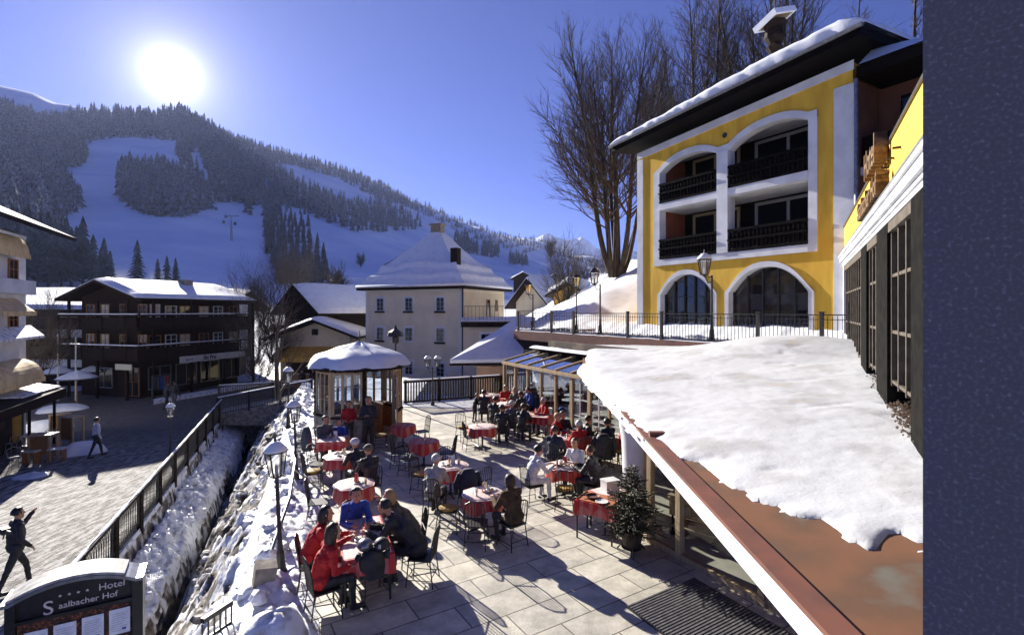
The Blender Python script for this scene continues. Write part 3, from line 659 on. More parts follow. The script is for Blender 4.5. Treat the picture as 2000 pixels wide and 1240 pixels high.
# local x along the street (away), outward = -y (towards the street)
MB().box(0, L6, 0, 9, SZ-.1, 8.0).build('wall', white_p, h6)
mb = MB(); mb.add([(L6+1.3,-.2,7.9),(L6+1.3,10,7.9),(L6+1.3,4.9,10.6),(-1,-.2,7.9),(-1,10,7.9),(-1,4.9,10.6)], [(0,1,2),(3,5,4),(0,2,5,3),(1,4,5,2),(0,3,4,1)]); 
mb = MB(); mb.slab([(-1,-1.5,8.15),(L6+1.4,-1.5,8.15),(L6+1.4,5,11.3),(-1,5,11.3)], (0,0,1), .2).slab([(-1,5,11.3),(L6+1.4,5,11.3),(L6+1.4,10.6,8.0),(-1,10.6,8.0)], (0,0,1), .2).build('roof', wood_d, h6)
gold_c = M('gold_canvas', (.74,.57,.30), (.60,.44,.22), scale=2.5, rough=.8); red_c = M('red_canvas', (.55,.10,.03))
def awning(root, u0, u1, z, dep, drop, m, curved=True, fr=None):
    mb = MB(); N = 8; pts = []
    for j in range(N+1):
        t = j/N*math.pi/2
        y, q = (-dep*math.sin(t), z-drop*(1-math.cos(t))) if curved else (-dep*j/N, z-drop*j/N)
        for i in range(9): pts.append((lerp(u0, u1, i/8), y, q+.02*math.sin(i*2)))
    mb.grid(pts, 9, N+1); a = len(mb.v)
    for u in (u0, u1):
        poly = [(u, pts[j*9][1], pts[j*9][2]) for j in range(N+1)]+[(u, 0, z-drop)]; mb.add(poly, [tuple(range(len(poly)))])
    mb.box(u0, u1, -dep-.02, -dep+.01, z-drop-.20, z-drop+.0)
    for i in range(9): mb.bar((lerp(u0,u1,i/8),-dep-.03,z-drop),(lerp(u0,u1,i/8),-dep-.03,z-drop-.22),.04,.02)
    return mb.build('awning', m, root)
for u0, u1 in ((.4,3.6),(4.6,8.6)):
    a_ = awning(h6, u0, u1, 8.0, .62, .85, gold_c); MB().slab([(u0,-.1,8.06),(u1,-.1,8.06),(u1,-.5,7.85),(u0,-.5,7.85)], (0,0,1), .14).build('snow', snow, a_)
    awning(h6, u0+1.2, u1+.4, 5.15, .7, .6, gold_c, False); awning(h6, u0, u1+.6, 2.35, .95, .9, gold_c)
for z in (6.0, 3.6, 3.9, .2):
    for k in range(5): window(h6, Matrix.Identity(4), 1.0+k*1.9, z if z != 3.6 else 3.7, .9, .95 if z > 1 else .9, wood_m, muntin=(1,1)) if z != 3.9 else None
MB().slab([(0,0,3.75),(L6+.5,0,3.75),(L6+.3,-.6,3.25),(0,-.6,3.25)], (0,0,1), .12).build('canopy', snow_dirty, h6)
MB().box(4, L6+.1, -.35, -.02, 5.35, 6.0).build('fascia_board', white_p, h6)
MB().slab([(0,-.02,.95),(L6+.3,-.02,.95),(L6+.3,-1.4,.62),(0,-1.4,.62)], (0,0,1), .10).box(0, L6+.3, -1.46, -1.40, .32, .75).build('canopy', wood_d, h6)
MB().slab([(5.5,-.4,1.0),(L6+.2,-.3,1.0),(L6+.2,-1.25,.80),(6.5,-1.1,.83)], (0,0,1), .06).build('snow', snow_dirty, h6)
for k in range(4): MB().tube([(1+k*2.7,-1.35,SZ),(1+k*2.7,-1.35,.6)], .06, 8).build('post', wood_d, h6)
MB().box(.5, L6-.4, -.06, -.01, SZ, .5).build('shop_front', dark_room, h6)
MB().box(L6-1.6, L6-.8, -.12, -.07, SZ+.3, .2).build('door', ochre, h6)
# ------------------------------------------------------------------ far houses by the valley road
def far_house(px, py, Y, W, h, rz, label, wall, rise=None, D=9, over=1.2):
    p = at(px, py, Y); return gable_house('chalet', label, (p.x, p.y), rz, W, D, p.z-2, p.z+h, p.z+h+(rise or W*.22), over=over, wall=wall, gable=wall, cat='chalet', snow_t=.6)
far_house(1008, 606, 74, 7, 1.2, R(-50), 'wide white roofed chalet just right of the hipped roof house', cream_w, 3.0, 10)
far_house(1070, 596, 110, 8, 2.0, R(-40), 'snow roofed chalet in the valley between two lamps of the upper terrace', wood_d, 3.2, 8)
far_house(1082, 612, 52, 3.4, 2.0, R(-30), 'small ochre wooden chalet below the twin stemmed bare tree', ochre, .9, 4, .7)
far_house(1003, 560, 190, 9, 3, R(-30), 'distant dark chalet on the piste beside a terrace lamp', wood_d)
far_house(1066, 566, 170, 8, 3, R(-35), 'distant small chalet with a snow laden roof near the valley road', wood_d)
far_house(1110, 572, 150, 8, 3, R(-60), 'distant chalet half hidden by bare bushes on the slope', wood_d)
far_house(655, 600, 120, 12, 3.2, R(-70), 'far chalet roof seen over the dark timber chalet', wood_d)
# ------------------------------------------------------------------ yellow house (arcaded gable)
TZ = 3.48
U0 = Vector((6.04,24.6)); aF = math.atan2(-.849, .529)
yh = thing('yellow_hotel', 'yellow hotel gable with white framed arched loggias and black balconies', 'hotel', (U0.x, U0.y, 0), aF)
def wtop(u): return 12.08+.062*u
def arch(a, b, zs_a, zs_b, ap):
    def f(u):
        t = (u-a)/(b-a); e = abs(2*t-1); return lerp(zs_a, zs_b, t)+ap*(1-e**2.3)
    return f
OPN = [(1.41,4.45,6.9,arch(1.41,4.45,10.85,10.95,.42)),(4.95,8.06,6.9,arch(4.95,8.06,10.98,11.2,.42)),(1.45,4.20,TZ-.1,arch(1.45,4.20,5.30,5.32,.85)),(4.95,8.06,TZ-.1,arch(4.95,8.06,5.30,5.25,.95))]
us = sorted(set([0, 9.45]+[round(i*.1, 3) for i in range(0, 95)]+[q for o in OPN for q in o[:2]]))
mb = MB(); mr = MB()
for a, b in zip(us, us[1:]):
    if b-a < 1e-4: continue
    mid = (a+b)/2; sp = sorted([(o[2], o[3]) for o in OPN if o[0] <= mid <= o[1]], key=lambda q: q[0]); za, zb = 2.4, 2.4
    for lo, hi in sp:
        if lo > za+.01: mb.add([(a,0,za),(b,0,zb),(b,0,lo),(a,0,lo)], [(0,1,2,3)])
        ha, hb = hi(a), hi(b); mr.add([(a,-.06,ha),(b,-.06,hb),(b,.35,hb),(a,.35,ha)], [(0,1,2,3)]); mr.add([(a,-.06,lo),(b,-.06,lo),(b,.35,lo),(a,.35,lo)], [(0,1,2,3)]); za, zb = ha, hb
    mb.add([(a,0,za),(b,0,zb),(b,0,wtop(b)),(a,0,wtop(a))], [(0,1,2,3)])
mb.add([(0,0,2.4),(0,0,wtop(0)),(0,9,wtop(0)),(0,9,2.4)], [(0,1,2,3)])
mb.add([(0,9,2.4),(0,9,wtop(0)),(9.45,9,wtop(9)),(9.45,9,2.4)], [(0,1,2,3)]); mb.add([(9.45,0,2.4),(9.45,0,wtop(9)),(9.45,9,wtop(9)),(9.45,9,2.4)], [(0,1,2,3)])
mb.build('wall', yellow_p, yh)
# white frames
def strip(mb, f0, f1, a, b, y0=-.06, n=24):   # band between curves f0 < f1
    for i in range(n):
        u, v = lerp(a, b, i/n), lerp(a, b, (i+1)/n); mb.add([(u,y0,f0(u)),(v,y0,f0(v)),(v,y0,f1(v)),(u,y0,f1(u))], [(0,1,2,3)]); mb.add([(u,y0,f1(u)),(v,y0,f1(v)),(v,0,f1(v)),(u,0,f1(u))], [(0,1,2,3)]); mb.add([(u,y0,f0(u)),(v,y0,f0(v)),(v,0,f0(v)),(u,0,f0(u))], [(0,1,2,3)])
for o in OPN:
    for u in o[:2]: mr.add([(u,-.06,o[2]),(u,.35,o[2]),(u,.35,o[3](u)),(u,-.06,o[3](u))], [(0,1,2,3)])
A1, A2, G1, G2 = [o[3] for o in OPN]
def up1(u):
    if u < 1.41: return lerp(10.62, 11.15, (u-1.05)/.36) if u > 1.05 else 10.62
    return (A1(u)+.26) if u <= 4.45 else lerp(A1(4.45)+.26, A2(4.95)+.26, (u-4.45)/.5)
mr.box(1.05, 1.41, -.06, -.001, 6.62, A1(1.41)); mr.box(8.06, 8.36, -.06, -.001, 6.62, A2(8.06)); mr.box(4.45, 4.95, -.12, .3, 6.9, A1(4.45)+.02)
mr.box(1.41, 8.06, -.06, -.001, 6.62, 6.9); strip(mr, A1, up1, 1.41, 4.45); strip(mr, A2, lambda u: A2(u)+.26, 4.95, 8.06)
mr.add([(1.05,-.06,A1(1.41)),(1.41,-.06,A1(1.41)),(1.41,-.06,A1(1.41)+.26),(1.05,-.06,A1(1.41)+.05)], [(0,1,2,3)])
mr.add([(8.06,-.06,A2(8.06)),(8.36,-.06,A2(8.06)),(8.36,-.06,A2(8.06)+.26),(8.06,-.06,A2(8.06)+.26)], [(0,1,2,3)])
mr.add([(4.45,-.06,A1(4.45)),(4.95,-.06,A2(4.95)),(4.95,-.06,A2(4.95)+.26),(4.45,-.06,A1(4.45)+.26)], [(0,1,2,3)])
for a, b, f in ((1.45,4.20,G1),(4.95,8.06,G2)):
    strip(mr, f, lambda u, f=f: f(u)+.20, a, b, -.05); mr.box(a-.18, a, -.05, -.001, TZ, f(a)); mr.box(b, b+.18, -.05, -.001, TZ, f(b))
    for q in (a-.18, b): mr.add([(q,-.05,f(a if q < a else b)),(q+.18,-.05,f(a if q < a else b)),(q+.18,-.05,f(a if q < a else b)+.2*(q < a)+.02),(q,-.05,f(a if q < a else b)+.2*(q > a)+.02)], [(0,1,2,3)])
mr.build('arch_frame', white_p, yh)
mw = MB(); mw.box(0, .36, -.04, -.001, 2.4, 11.75); mw.box(8.89, 9.5, -.05, -.001, 2.4, 11.95); strip(mw, lambda u: wtop(u)-.28, lambda u: wtop(u)+.02, 0, 9.5, -.045); mw.box(.36, 8.89, -.04, -.001, 2.4, 2.6)
mw.build('corner_pilaster', white_p, yh)
# loggias behind the openings
mi_ = MB(); mi_.box(1.41, 8.06, .1, 1.7, 9.12, 9.42); mi_.box(1.41, 8.06, -.09, .1, 9.14, 9.44); mi_.box(1.41, 8.06, -.08, 1.7, 6.62, 6.88); mi_.box(1.0, 8.4, .36, 1.7, 11.65, 11.8)
mi_.build('balcony_slab', white_p, yh)
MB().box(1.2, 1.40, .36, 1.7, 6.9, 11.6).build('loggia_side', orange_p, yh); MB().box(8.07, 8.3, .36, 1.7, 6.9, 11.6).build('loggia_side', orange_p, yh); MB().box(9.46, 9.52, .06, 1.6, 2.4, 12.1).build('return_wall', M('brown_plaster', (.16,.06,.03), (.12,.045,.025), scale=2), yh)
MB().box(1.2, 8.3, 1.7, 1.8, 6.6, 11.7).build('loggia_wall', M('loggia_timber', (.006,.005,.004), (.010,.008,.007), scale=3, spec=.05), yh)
for z in (6.9, 9.42):
    for a, b in ((1.9,4.3),(5.0,7.8)):
        d = MB(); d.box(a, b, 1.62, 1.69, z+2.0, z+2.12)
        for q in (a, (a+b)/2-.06, b-.12): d.box(q, q+.12, 1.62, 1.69, z, z+2.0)
        dd = d.build('balcony_door', M('door_frame_grey', (.26,.25,.24)) if a > 4 else M('door_frame_ochre', (.30,.22,.12)), yh); MB().box(a+.12, b-.12, 1.66, 1.68, z, z+2.0).build('pane', M('dark_pane', (.005,.005,.006), rough=.6, spec=.1), dd)
    for k, (a, b) in enumerate(((1.42,4.44),(4.96,8.05))):
        m = MB(); m.box(a, b, -.14, -.02, z+.80, z+.90); m.box(a, b, -.11, -.05, z+.03, z+.12)
        x = a+.06
        while x < b-.05:
            s_ = 1+.5*math.sin(x*9); m.lathe([(.035,0),(.065,.18),(.035,.36),(.06,.5),(.035,.68)], (x,-.08,z+.12), 4, .8); x += .17
        m.box(a, b, -.06, -.05, z+.15, z+.78)
        m.box(a, b, -.16, -.11, z+.42, z+.50); m.build('balustrade', M('black_timber', (.004,.004,.004), (.014,.011,.010), scale=12, rough=.9, spec=.05), yh)
for a, b, f, wd in ((1.45,4.20,G1,.30),(4.95,8.06,G2,.30)):    # glazed ground floor arches
    g_ = MB()
    for i in range(20):
        u, v = lerp(a, b, i/20), lerp(a, b, (i+1)/20); g_.add([(u,.32,TZ-.1),(v,.32,TZ-.1),(v,.32,f(v)),(u,.32,f(u))], [(0,1,2,3)])
    fr = MB(); n = 5
    for i in range(n+1): x = lerp(a+.03, b-.03, i/n); fr.box(x-.03, x+.03, .24, .30, TZ, f(min(b, max(a, x)))-.02)
    for z in (TZ+.65, TZ+1.7): fr.box(a, b, .25, .29, z, z+.04)
    fo = fr.build('window', black_m, yh); g_.build('pane', glass, fo)
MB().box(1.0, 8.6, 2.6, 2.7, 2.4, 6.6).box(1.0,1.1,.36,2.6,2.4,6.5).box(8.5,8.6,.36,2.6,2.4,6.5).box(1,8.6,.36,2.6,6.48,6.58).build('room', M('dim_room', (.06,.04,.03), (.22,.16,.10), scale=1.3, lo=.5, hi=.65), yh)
# roof
ro = MB(); e = 1.0
def rz_(u): return 12.20+.068*(u+.8)
ro.add([(-.75,-e,rz_(-.75)),(10.1,-e,rz_(10.1)),(10.1,9,rz_(10.1)+1.0),(-.75,9,rz_(-.75)+1.0),(-.75,-e,rz_(-.75)+.30),(10.1,-e,rz_(10.1)+.30),(10.1,9,rz_(10.1)+1.3),(-.75,9,rz_(-.75)+1.3)], [(0,3,2,1),(4,5,6,7),(0,1,5,4),(1,2,6,5),(2,3,7,6),(3,0,4,7)])
ro_o = ro.build('roof', M('soffit_timber', (.006,.005,.005), (.010,.008,.007), scale=3, spec=.05), yh)
MB().tube([(-.85,-e-.08,rz_(-.8)+.26),(10.2,-e-.08,rz_(10.2)+.26)], .07, 8).build('gutter', grey_m, ro_o)
sn_ = MB(); NU, NV = 90, 14; pts = []
for j in range(NV):
    for i in range(NU):
        u = lerp(-.85, 10.25, i/(NU-1)); f = j/(NV-1); y = lerp(-e-.02, 9, max(0, f-.15)/.85)
        base = rz_(u)+.31+.1*(y+e); edge = min(1, i/4, (NU-1-i)/6)**.5; h = (.30+.38*ss(0, 9, u+1)+.10*fb(u*.7, y*.5, 8)+.05*nz(u*3, y*2))*edge*min(1, (j/4)**.6 if j else 0)
        pts.append((u, y-.06*(j in (1, 2))+.04*nz(u*2, 1), base+max(0, h)))
sn_.grid(pts, NU, NV); sn_.build('snow', snow, ro_o, smooth=True)
# recessed second bay to the right
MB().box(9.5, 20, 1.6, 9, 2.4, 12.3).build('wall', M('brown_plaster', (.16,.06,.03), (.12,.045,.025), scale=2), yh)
MB().box(9.5, 20, .35, 1.6, 9.0, 9.25).box(9.5,20,.35,1.6,6.3,6.6).build('balcony_slab', white_p, yh)
MB().box(9.6, 20, .30, .36, 9.25, 10.2).build('balustrade', MATS['black_timber'], yh)
for z in (6.9, 9.6): MB().box(10.2, 14.5, 1.5, 1.59, z, z+2.0).build('balcony_door', glass_d, yh)
r2 = MB().box(9.6, 21, -.1, 9.2, 12.05, 12.40).build('roof', MATS['soffit_timber'], yh)
pts = []
for j in range(12):
    for i in range(40):
        u = lerp(9.7, 21, i/39); y = lerp(-.2, 9, j/11); pts.append((u, y, 12.42+(.55+.5*ss(12, 9.6, u)+.1*fb(u*.6,y*.6))*min(1, (j/3))**.6+.1*y))
MB().grid(pts, 40, 12).build('snow', snow, r2, smooth=True)
MB().tube([(9.6,-.12,6.6),(9.6,-.12,12.0)], .06, 8).tube([(9.6,-.12,6.6),(9.45,-.2,6.35)], .06, 8).build('downpipe', grey_m, yh)
MB().lathe([(.11,0),(.11,.03)], (0,0,0), 6).xf(Matrix.Translation((4.75,-.0,11.62)) @ Matrix.Rotation(R(90), 4, 'X')).build('wall_ornament', black_m, yh)
# bird-house like roof turret
p = at(1513, 150, 21.0); tr = thing('roof_turret', 'small roof turret with a tilted snow edged square lid above the yellow hotel', 'turret', (p.x, p.y, 13.6), R(20))
MB().tube([(0,0,-1.0),(0,0,2.0)], [.14,.11], 8).tube([(0,0,1.0),(0,0,1.15)], .2, 8).build('post', wood_d, tr)
MB().lathe([(.16,1.5),(.34,1.75),(.22,1.9),(.40,2.15),(.36,2.5),(.48,2.75)], (0,0,0), 8).build('head', wood_d, tr)
T = Matrix.Translation((0,0,2.9)) @ Matrix.Rotation(R(-14), 4, 'X') @ Matrix.Rotation(R(-20), 4, 'Y')
lid = MB().box(-.58,.58,-.48,.48,-.05,.05).xf(T).build('lid', M('lid_gold', (.25,.16,.06)), tr)
MB().box(-.65,.65,-.56,-.46,-.09,.13).box(-.65,.65,.46,.56,-.09,.13).box(-.65,-.55,-.46,.46,-.09,.13).box(.55,.65,-.46,.46,-.09,.13).box(-.55,.55,-.46,.46,.055,.16).xf(T).build('snow', snow, lid)
MB().tube([(0,0,2.9),(0,0,3.9)], .03, 6).build('rod', black_m, tr)
# ------------------------------------------------------------------ shop wing on the right
W0 = Vector((10.9,16.8)); aW = math.atan2(-.872, -.49)
wg = thing('shop_wing', 'yellow shop wing with white cornice tall dark windows and gilded letters', 'building', (W0.x, W0.y, 0), aW)
LW = 15.5
MB().box(0, LW, 0, 1.0, 6.35, 7.30).build('wall', yellow_p, wg)
MB().box(-.1, LW, -.03, .3, 7.30, 7.35).build('coping', black_m, wg)
c = MB(); 
for y, z0_, z1_ in ((-.04,6.02,6.10),(-.07,6.10,6.16),(-.12,6.16,6.31),(-.16,6.31,6.38)): c.box(-.15-(-y)*.3, LW, y, .02, z0_+.001, z1_)
c.build('cornice', white_p, wg)
MB().box(-.1, LW, -.175, .02, 6.382, 6.40).build('flashing', grey_m, wg)
for a, b in ((-.1,.25),(5.6,6.7),(8.4,9.7),(11.75,12.6),(14.6,15.5)): MB().box(a, b, -.03, .25, TZ-.9, 6.02).build('pier', M('black_matte', (.006,.006,.006), (.012,.011,.010), scale=5, rough=.9, spec=.05) if a > 1 else white_p, wg)
for a, b in ((.25,5.6),(6.7,8.4),(9.7,11.75),(12.6,14.6)):
    f = MB(); n = max(3, round((b-a)/.62))
    for i in range(n+1): x = lerp(a+.04, b-.04, i/n); f.box(x-.035, x+.035, .02, .09, TZ-.1, 6.0)
    for z in (TZ-.05, TZ+.75, TZ+1.65): f.box(a, b, .03, .08, z, z+.05)
    f.box(a, b, -.02, .1, 5.86, 6.01); fo = f.build('window', M('window_bronze', (.11,.09,.07), (.07,.055,.04), scale=6, rough=.6, spec=.3), wg)
    MB().box(a, b, .095, .105, TZ-.1, 5.9).build('pane', glass_mat('shop_glass', (.7,.7,.7), .35), fo)
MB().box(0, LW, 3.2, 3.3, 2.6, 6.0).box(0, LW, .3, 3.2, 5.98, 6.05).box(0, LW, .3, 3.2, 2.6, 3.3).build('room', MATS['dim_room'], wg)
rngl = [('Hotel', 7.02, .68, 1.9), ('Saalbacher Hof', 6.46, .50, .5)]
for t_, z, sz, u in rngl:
    text_mesh(t_, sz, M('letters_gold', (.26,.16,.07), (.12,.06,.025), scale=9, rough=.5, metal=.3), (8.3 if t_ == 'Hotel' else 7.0, -.13, z), wg, ext=.09, bold=.010)
mb = MB()
for k in range(7): mb.bar((7.2+k*.6,-.1,6.95),(7.2+k*.6,.0,6.95),.03,.03)
mb.build('bracket', black_m, wg)
# ------------------------------------------------------------------ upper terrace
def TL(px): k = (px-1000)/1000; Y = 19.5/(k+.62); return Vector((k*Y, Y))
T0 = TL(1008); T1 = TL(1740); dT = (T1-T0).normalized(); aT = math.atan2(dT.y, dT.x); LT = (T1-T0).length
ut = thing('upper_terrace', 'raised terrace edged with copper below the yellow hotel', 'terrace', (T0.x, T0.y, 0), aT)
MB().add([(0,0,2.3),(LT+4,0,2.3),(LT+4,7,2.3),(0,7,2.3),(0,0,3.35),(LT+4,0,3.35),(LT+4,7,3.35),(0,7,3.35)], [(0,3,2,1),(4,5,6,7),(0,1,5,4),(1,2,6,5),(2,3,7,6),(3,0,4,7)]).build('deck', wood_d, ut)
MB().box(-.05, LT, -.12, .14, 2.86, 3.37).build('edging', copper_r, ut)
mb = MB(); NU, NV = 220, 22; pts = []
for j in range(NV):
    for i in range(NU):
        u = lerp(-.03, LT+3, i/(NU-1)); y = lerp(-.05, 6.9, (j/(NV-1))**1.4); e_ = min(1, j/2); h = .06+.05*nz(u*3, y*3)+.52*ss(.7, 1.6, y)*ss(-1, 2, y)+.10*abs(fb(u*.8, y*.8, 2))+(.04 if j else -.05)
        pts.append((u, y, 3.37+max(0, h)*(e_ if j else .3)))
mb.grid(pts, NU, NV).build('snow', snow, ut, smooth=True)
rl = thing('iron_railing', 'black wrought iron railing along the upper terrace edge', 'railing', (T0.x, T0.y, TZ-.08), aT)
m = MB(); x = 0; k = 0
while x < LT-.2:
    m.tube([(x,.0,.02),(x,.0,1.02)], .011, 5, False)
    if k % 3 == 1: m.lathe([(.0,.0),(.05,.05),(.0,.1)], (x,0,.10), 5)
    x += .145; k += 1
m.build('balusters', black_m, rl)
MB().box(0, LT, -.025, .025, 1.04, 1.075).box(0, LT, -.015, .015, .90, .92).box(0, LT, -.015, .015, .05, .075).build('handrail', black_m, rl)
for px in (1012, 1077, 1120, 1226, 1292, 1480, 1605, 1691):
    q = TL(px); u = (q-T0).length; MB().box(u-.05,u+.05,-.05,.05,-.1,1.12).box(u-.065,u+.065,-.065,.065,1.12,1.16).build('post', black_m, rl)
rb = thing('iron_railing', 'thin railing at the back of the snowy upper terrace', 'railing', (T0.x, T0.y, TZ+.05), aT)
m = MB(); 
for k in range(26): m.tube([(.4+k*.28,6.6,0),(.4+k*.28,6.6,1.0)], .012, 4, False)
m.box(.2, 7.8, 6.57, 6.63, 1.0, 1.04).tube([(.2,0.1,1.04),(.2,6.6,1.04)], .02, 5); 
for k in range(24): m.tube([(.2,.2+k*.27,0),(.2,.2+k*.27,1.0)], .012, 4, False)
m.build('balusters', black_m, rb)
# ------------------------------------------------------------------ snow covered canopy roof
def rz2(x, y): return 2.60+.085*(x-2.2)
CP = [(2.38,17.5),(2.22,10.0),(2.02,3.15),(1.95,.9),(6.2,.9),(6.2,7.6),(11.2,13.6),(10.35,14.9),(8.65,17.55),(6.2,21.4),(3.62,25.6)]
cr = thing('canopy_roof', 'long copper covered canopy roof with white fascia and thick melting snow', 'canopy', (2.2, 10, 0))
O = Vector((2.2, 10, 0))
def bo(mb, name, mats, parent, smooth=False):
    mb.v = [(a-O.x, b-O.y, c) for a, b, c in mb.v]; return mb.build(name, mats, parent, smooth=smooth)
zb = [rz2(*p)-.14 for p in CP]; zt = [rz2(*p) for p in CP]
bo(MB().prism(CP, zb, zt), 'roof', copper, cr)
mb = MB()
for a, b in zip(CP[:3], CP[1:4]):
    mb.add([(a[0]-.05,a[1],2.36),(b[0]-.05,b[1],2.36),(b[0]-.05,b[1],2.585),(a[0]-.05,a[1],2.585),(a[0]-.003,a[1],2.36),(b[0]-.003,b[1],2.36),(b[0]-.003,b[1],2.585),(a[0]-.003,a[1],2.585)], [(0,1,2,3),(7,6,5,4),(0,4,5,1),(3,2,6,7),(0,3,7,4),(1,5,6,2)])
bo(mb, 'fascia', white_p, cr)
mb = MB()
for a, b in zip(CP[:3], CP[1:4]):
    mb.add([(a[0]-.09,a[1],2.59),(b[0]-.09,b[1],2.59),(b[0]+.10,b[1],2.615),(a[0]+.10,a[1],2.615),(a[0]-.09,a[1],2.63),(b[0]-.09,b[1],2.63),(b[0]+.10,b[1],2.64),(a[0]+.10,a[1],2.64)], [(0,3,2,1),(4,5,6,7),(0,1,5,4),(1,2,6,5),(2,3,7,6),(3,0,4,7)])
bo(mb, 'flashing', copper_r, cr)
# snow: outline from the picture put on the roof plane
def onroof(px, py, zo=.0):
    k = (px-1000)/1000; s_ = (HY-py)/1000    # H + s*Y = 2.6+.085*(kY-2.2)+zo
    Y = (2.60-.085*2.2+zo-H)/(s_-.085*k); return (k*Y, Y)
edge = [(1128,722),(1150,752),(1190,787),(1235,832),(1290,868),(1332,900),(1370,905),(1405,938),(1450,962),(1495,990),(1560,1008),(1600,1022),(1650,1052),(1695,1078),(1728,1080),(1738,1068),(1712,1052),(1745,1050),(1796,1074)]
SP = [onroof(*q) for q in edge]+[(4.6,4.2),(6.3,4.4),(6.2,7.4),(7.1,9.2),(8.4,11.2),(9.3,12.4),(10.5,14.4),(10.2,14.85),(8.55,17.45),(6.1,21.3),(3.58,25.3),(2.55,17.5)]
def pdist(x, y, P):
    d = 1e9
    for i in range(len(P)):
        ax, ay = P[i]; bx, by = P[(i+1) % len(P)]; vx, vy = bx-ax, by-ay; t = max(0, min(1, ((x-ax)*vx+(y-ay)*vy)/(vx*vx+vy*vy+1e-9)))
        d = min(d, math.hypot(x-ax-t*vx, y-ay-t*vy))
    return d
nS = len(edge)
def snow_h(x, y):
    inn = inpoly(x, y, SP)
    d = pdist(x, y, SP)
    d = (d if inn else -d)+.16*ss(16, 8, y)*fb(x*2.2, y*2.2, 31, 5)*(1 if y < 14 and x < 9 else 0)
    if d <= 0: return -.06
    n_ = fb(x*1.3, y*1.3, 11, 5); m_ = 1-math.exp(-d/.16); far_ = ss(5, 15, y)
    h = m_*(lerp(.07, .26, far_)+.012*n_+.035*nz(x*.35, y*.35, 3)+.005*nz(x*6, y*6)+.006*fb(x*12, y*12, 2, 2)-.025*ss(.2, .7, fb(x*1.1, y*1.9, 41, 3))*ss(-.1, .3, nz(x*.4, y*.4, 17)))+m_*.42*ss(12.5, 16, y)*ss(4, 8, x)*ss(20, 16, y)
    gx = abs(nz(x*.55+1, y*.9, 21)); pass
    return max(.004, h)
mb = MB(); step = .055; x0, x1, y0, y1 = 1.9, 10.8, 3.6, 25.6; nx = int((x1-x0)/step); ys = [y0]
while ys[-1] < y1: ys.append(ys[-1]+lerp(.045, .15, (ys[-1]-y0)/(y1-y0)))
idx = {}; vs = []; fs = []
hh = [[snow_h(x0+i*step+.04*nz(i*.7, j*.7), ys[j]) for i in range(nx+1)] for j in range(len(ys))]
def vid(i, j):
    if (i, j) not in idx:
        idx[(i, j)] = len(vs); x = x0+i*step; y = ys[j]; vs.append((x, y, rz2(x, y)+.005+hh[j][i]))
    return idx[(i, j)]
for j in range(len(ys)-1):
    for i in range(nx):
        if max(hh[j][i], hh[j][i+1], hh[j+1][i], hh[j+1][i+1]) > 0: fs.append((vid(i,j), vid(i+1,j), vid(i+1,j+1), vid(i,j+1)))
mb.add(vs, fs)
snow_roof = M('snow_melting', (.62,.635,.66), (.48,.48,.49), scale=1.1, rough=.5, bump=.035, bscale=22, lo=.48, hi=.66, c3=(.56,.49,.38), detail=12)
bo(mb, 'snow', snow_roof, cr, True)
mb = MB()
for y_ in (4.6, 6.9, 9.2, 11.6, 14.0):
    x_ = lerp(2.02, 2.38, (y_-3.15)/14.35); mb.box(x_-.05, x_+2.6, y_-.008, y_+.008, 2.60, 2.612)
for i_ in range(5): mb.v[i_*8+1:i_*8+3] = [(a, b, c+.22) for a, b, c in mb.v[i_*8+1:i_*8+3]]; mb.v[i_*8+5:i_*8+7] = [(a, b, c+.21) for a, b, c in mb.v[i_*8+5:i_*8+7]]
bo(MB().box(2.15,2.75,7.98,8.08,2.63,2.70), 'snow_guard', copper_r, cr)
# gravel strip at the foot of the wing
mb = MB(); rs = random.Random(5)
for k in range(2600):
    t = rs.random(); x = lerp(5.2, 10.0, t)+rs.uniform(-.28, .28); y = lerp(6.6, 15.0, t)+rs.uniform(-.2, .2)-.35; s_ = rs.uniform(.012, .032); z = rz2(x, y)+.05+rs.random()*.16
    mb.add([(x-s_,y,z),(x,y-s_,z),(x+s_,y,z),(x,y+s_,z),(x,y,z+s_),(x,y,z-s_)], [(0,1,4),(1,2,4),(2,3,4),(3,0,4),(1,0,5),(2,1,5),(3,2,5),(0,3,5)])
tag(mb.build('gravel', M('gravel', (.34,.26,.18), (.14,.09,.06), scale=3, rough=.9)), 'brown gravel strip between the melting roof snow and the shop windows', 'gravel', kind='stuff')
tag(MB().prism([(4.6,5.6),(5.0,5.2),(10.2,14.2),(9.9,14.6)], [rz2(4.6,0)-.3]*4, [rz2(4.6,0)+.06,rz2(5,0)+.06,rz2(10.2,0)+.06,rz2(9.9,0)+.06]).build('roof_edge_strip', copper_r), 'narrow copper strip under the gravel by the shop windows', 'roof strip')
# near wall at the right edge of the view
stucco = M('dark_stucco', (.125,.118,.138), (.17,.165,.185), scale=110, rough=.95, bump=.006, bscale=160, lo=.50, hi=.64, c3=(.30,.30,.36), detail=3, spec=.2)
tag(MB().box(0, 2.4, 0, .5, -4.5, 6.5).build('stucco_wall', stucco), 'rough slate blue stucco wall filling the right edge', 'wall'); bpy.data.objects['stucco_wall'].location = (.983, 1.225, 0)
bpy.data.objects['stucco_wall'].rotation_euler = (0, 0, R(-47))
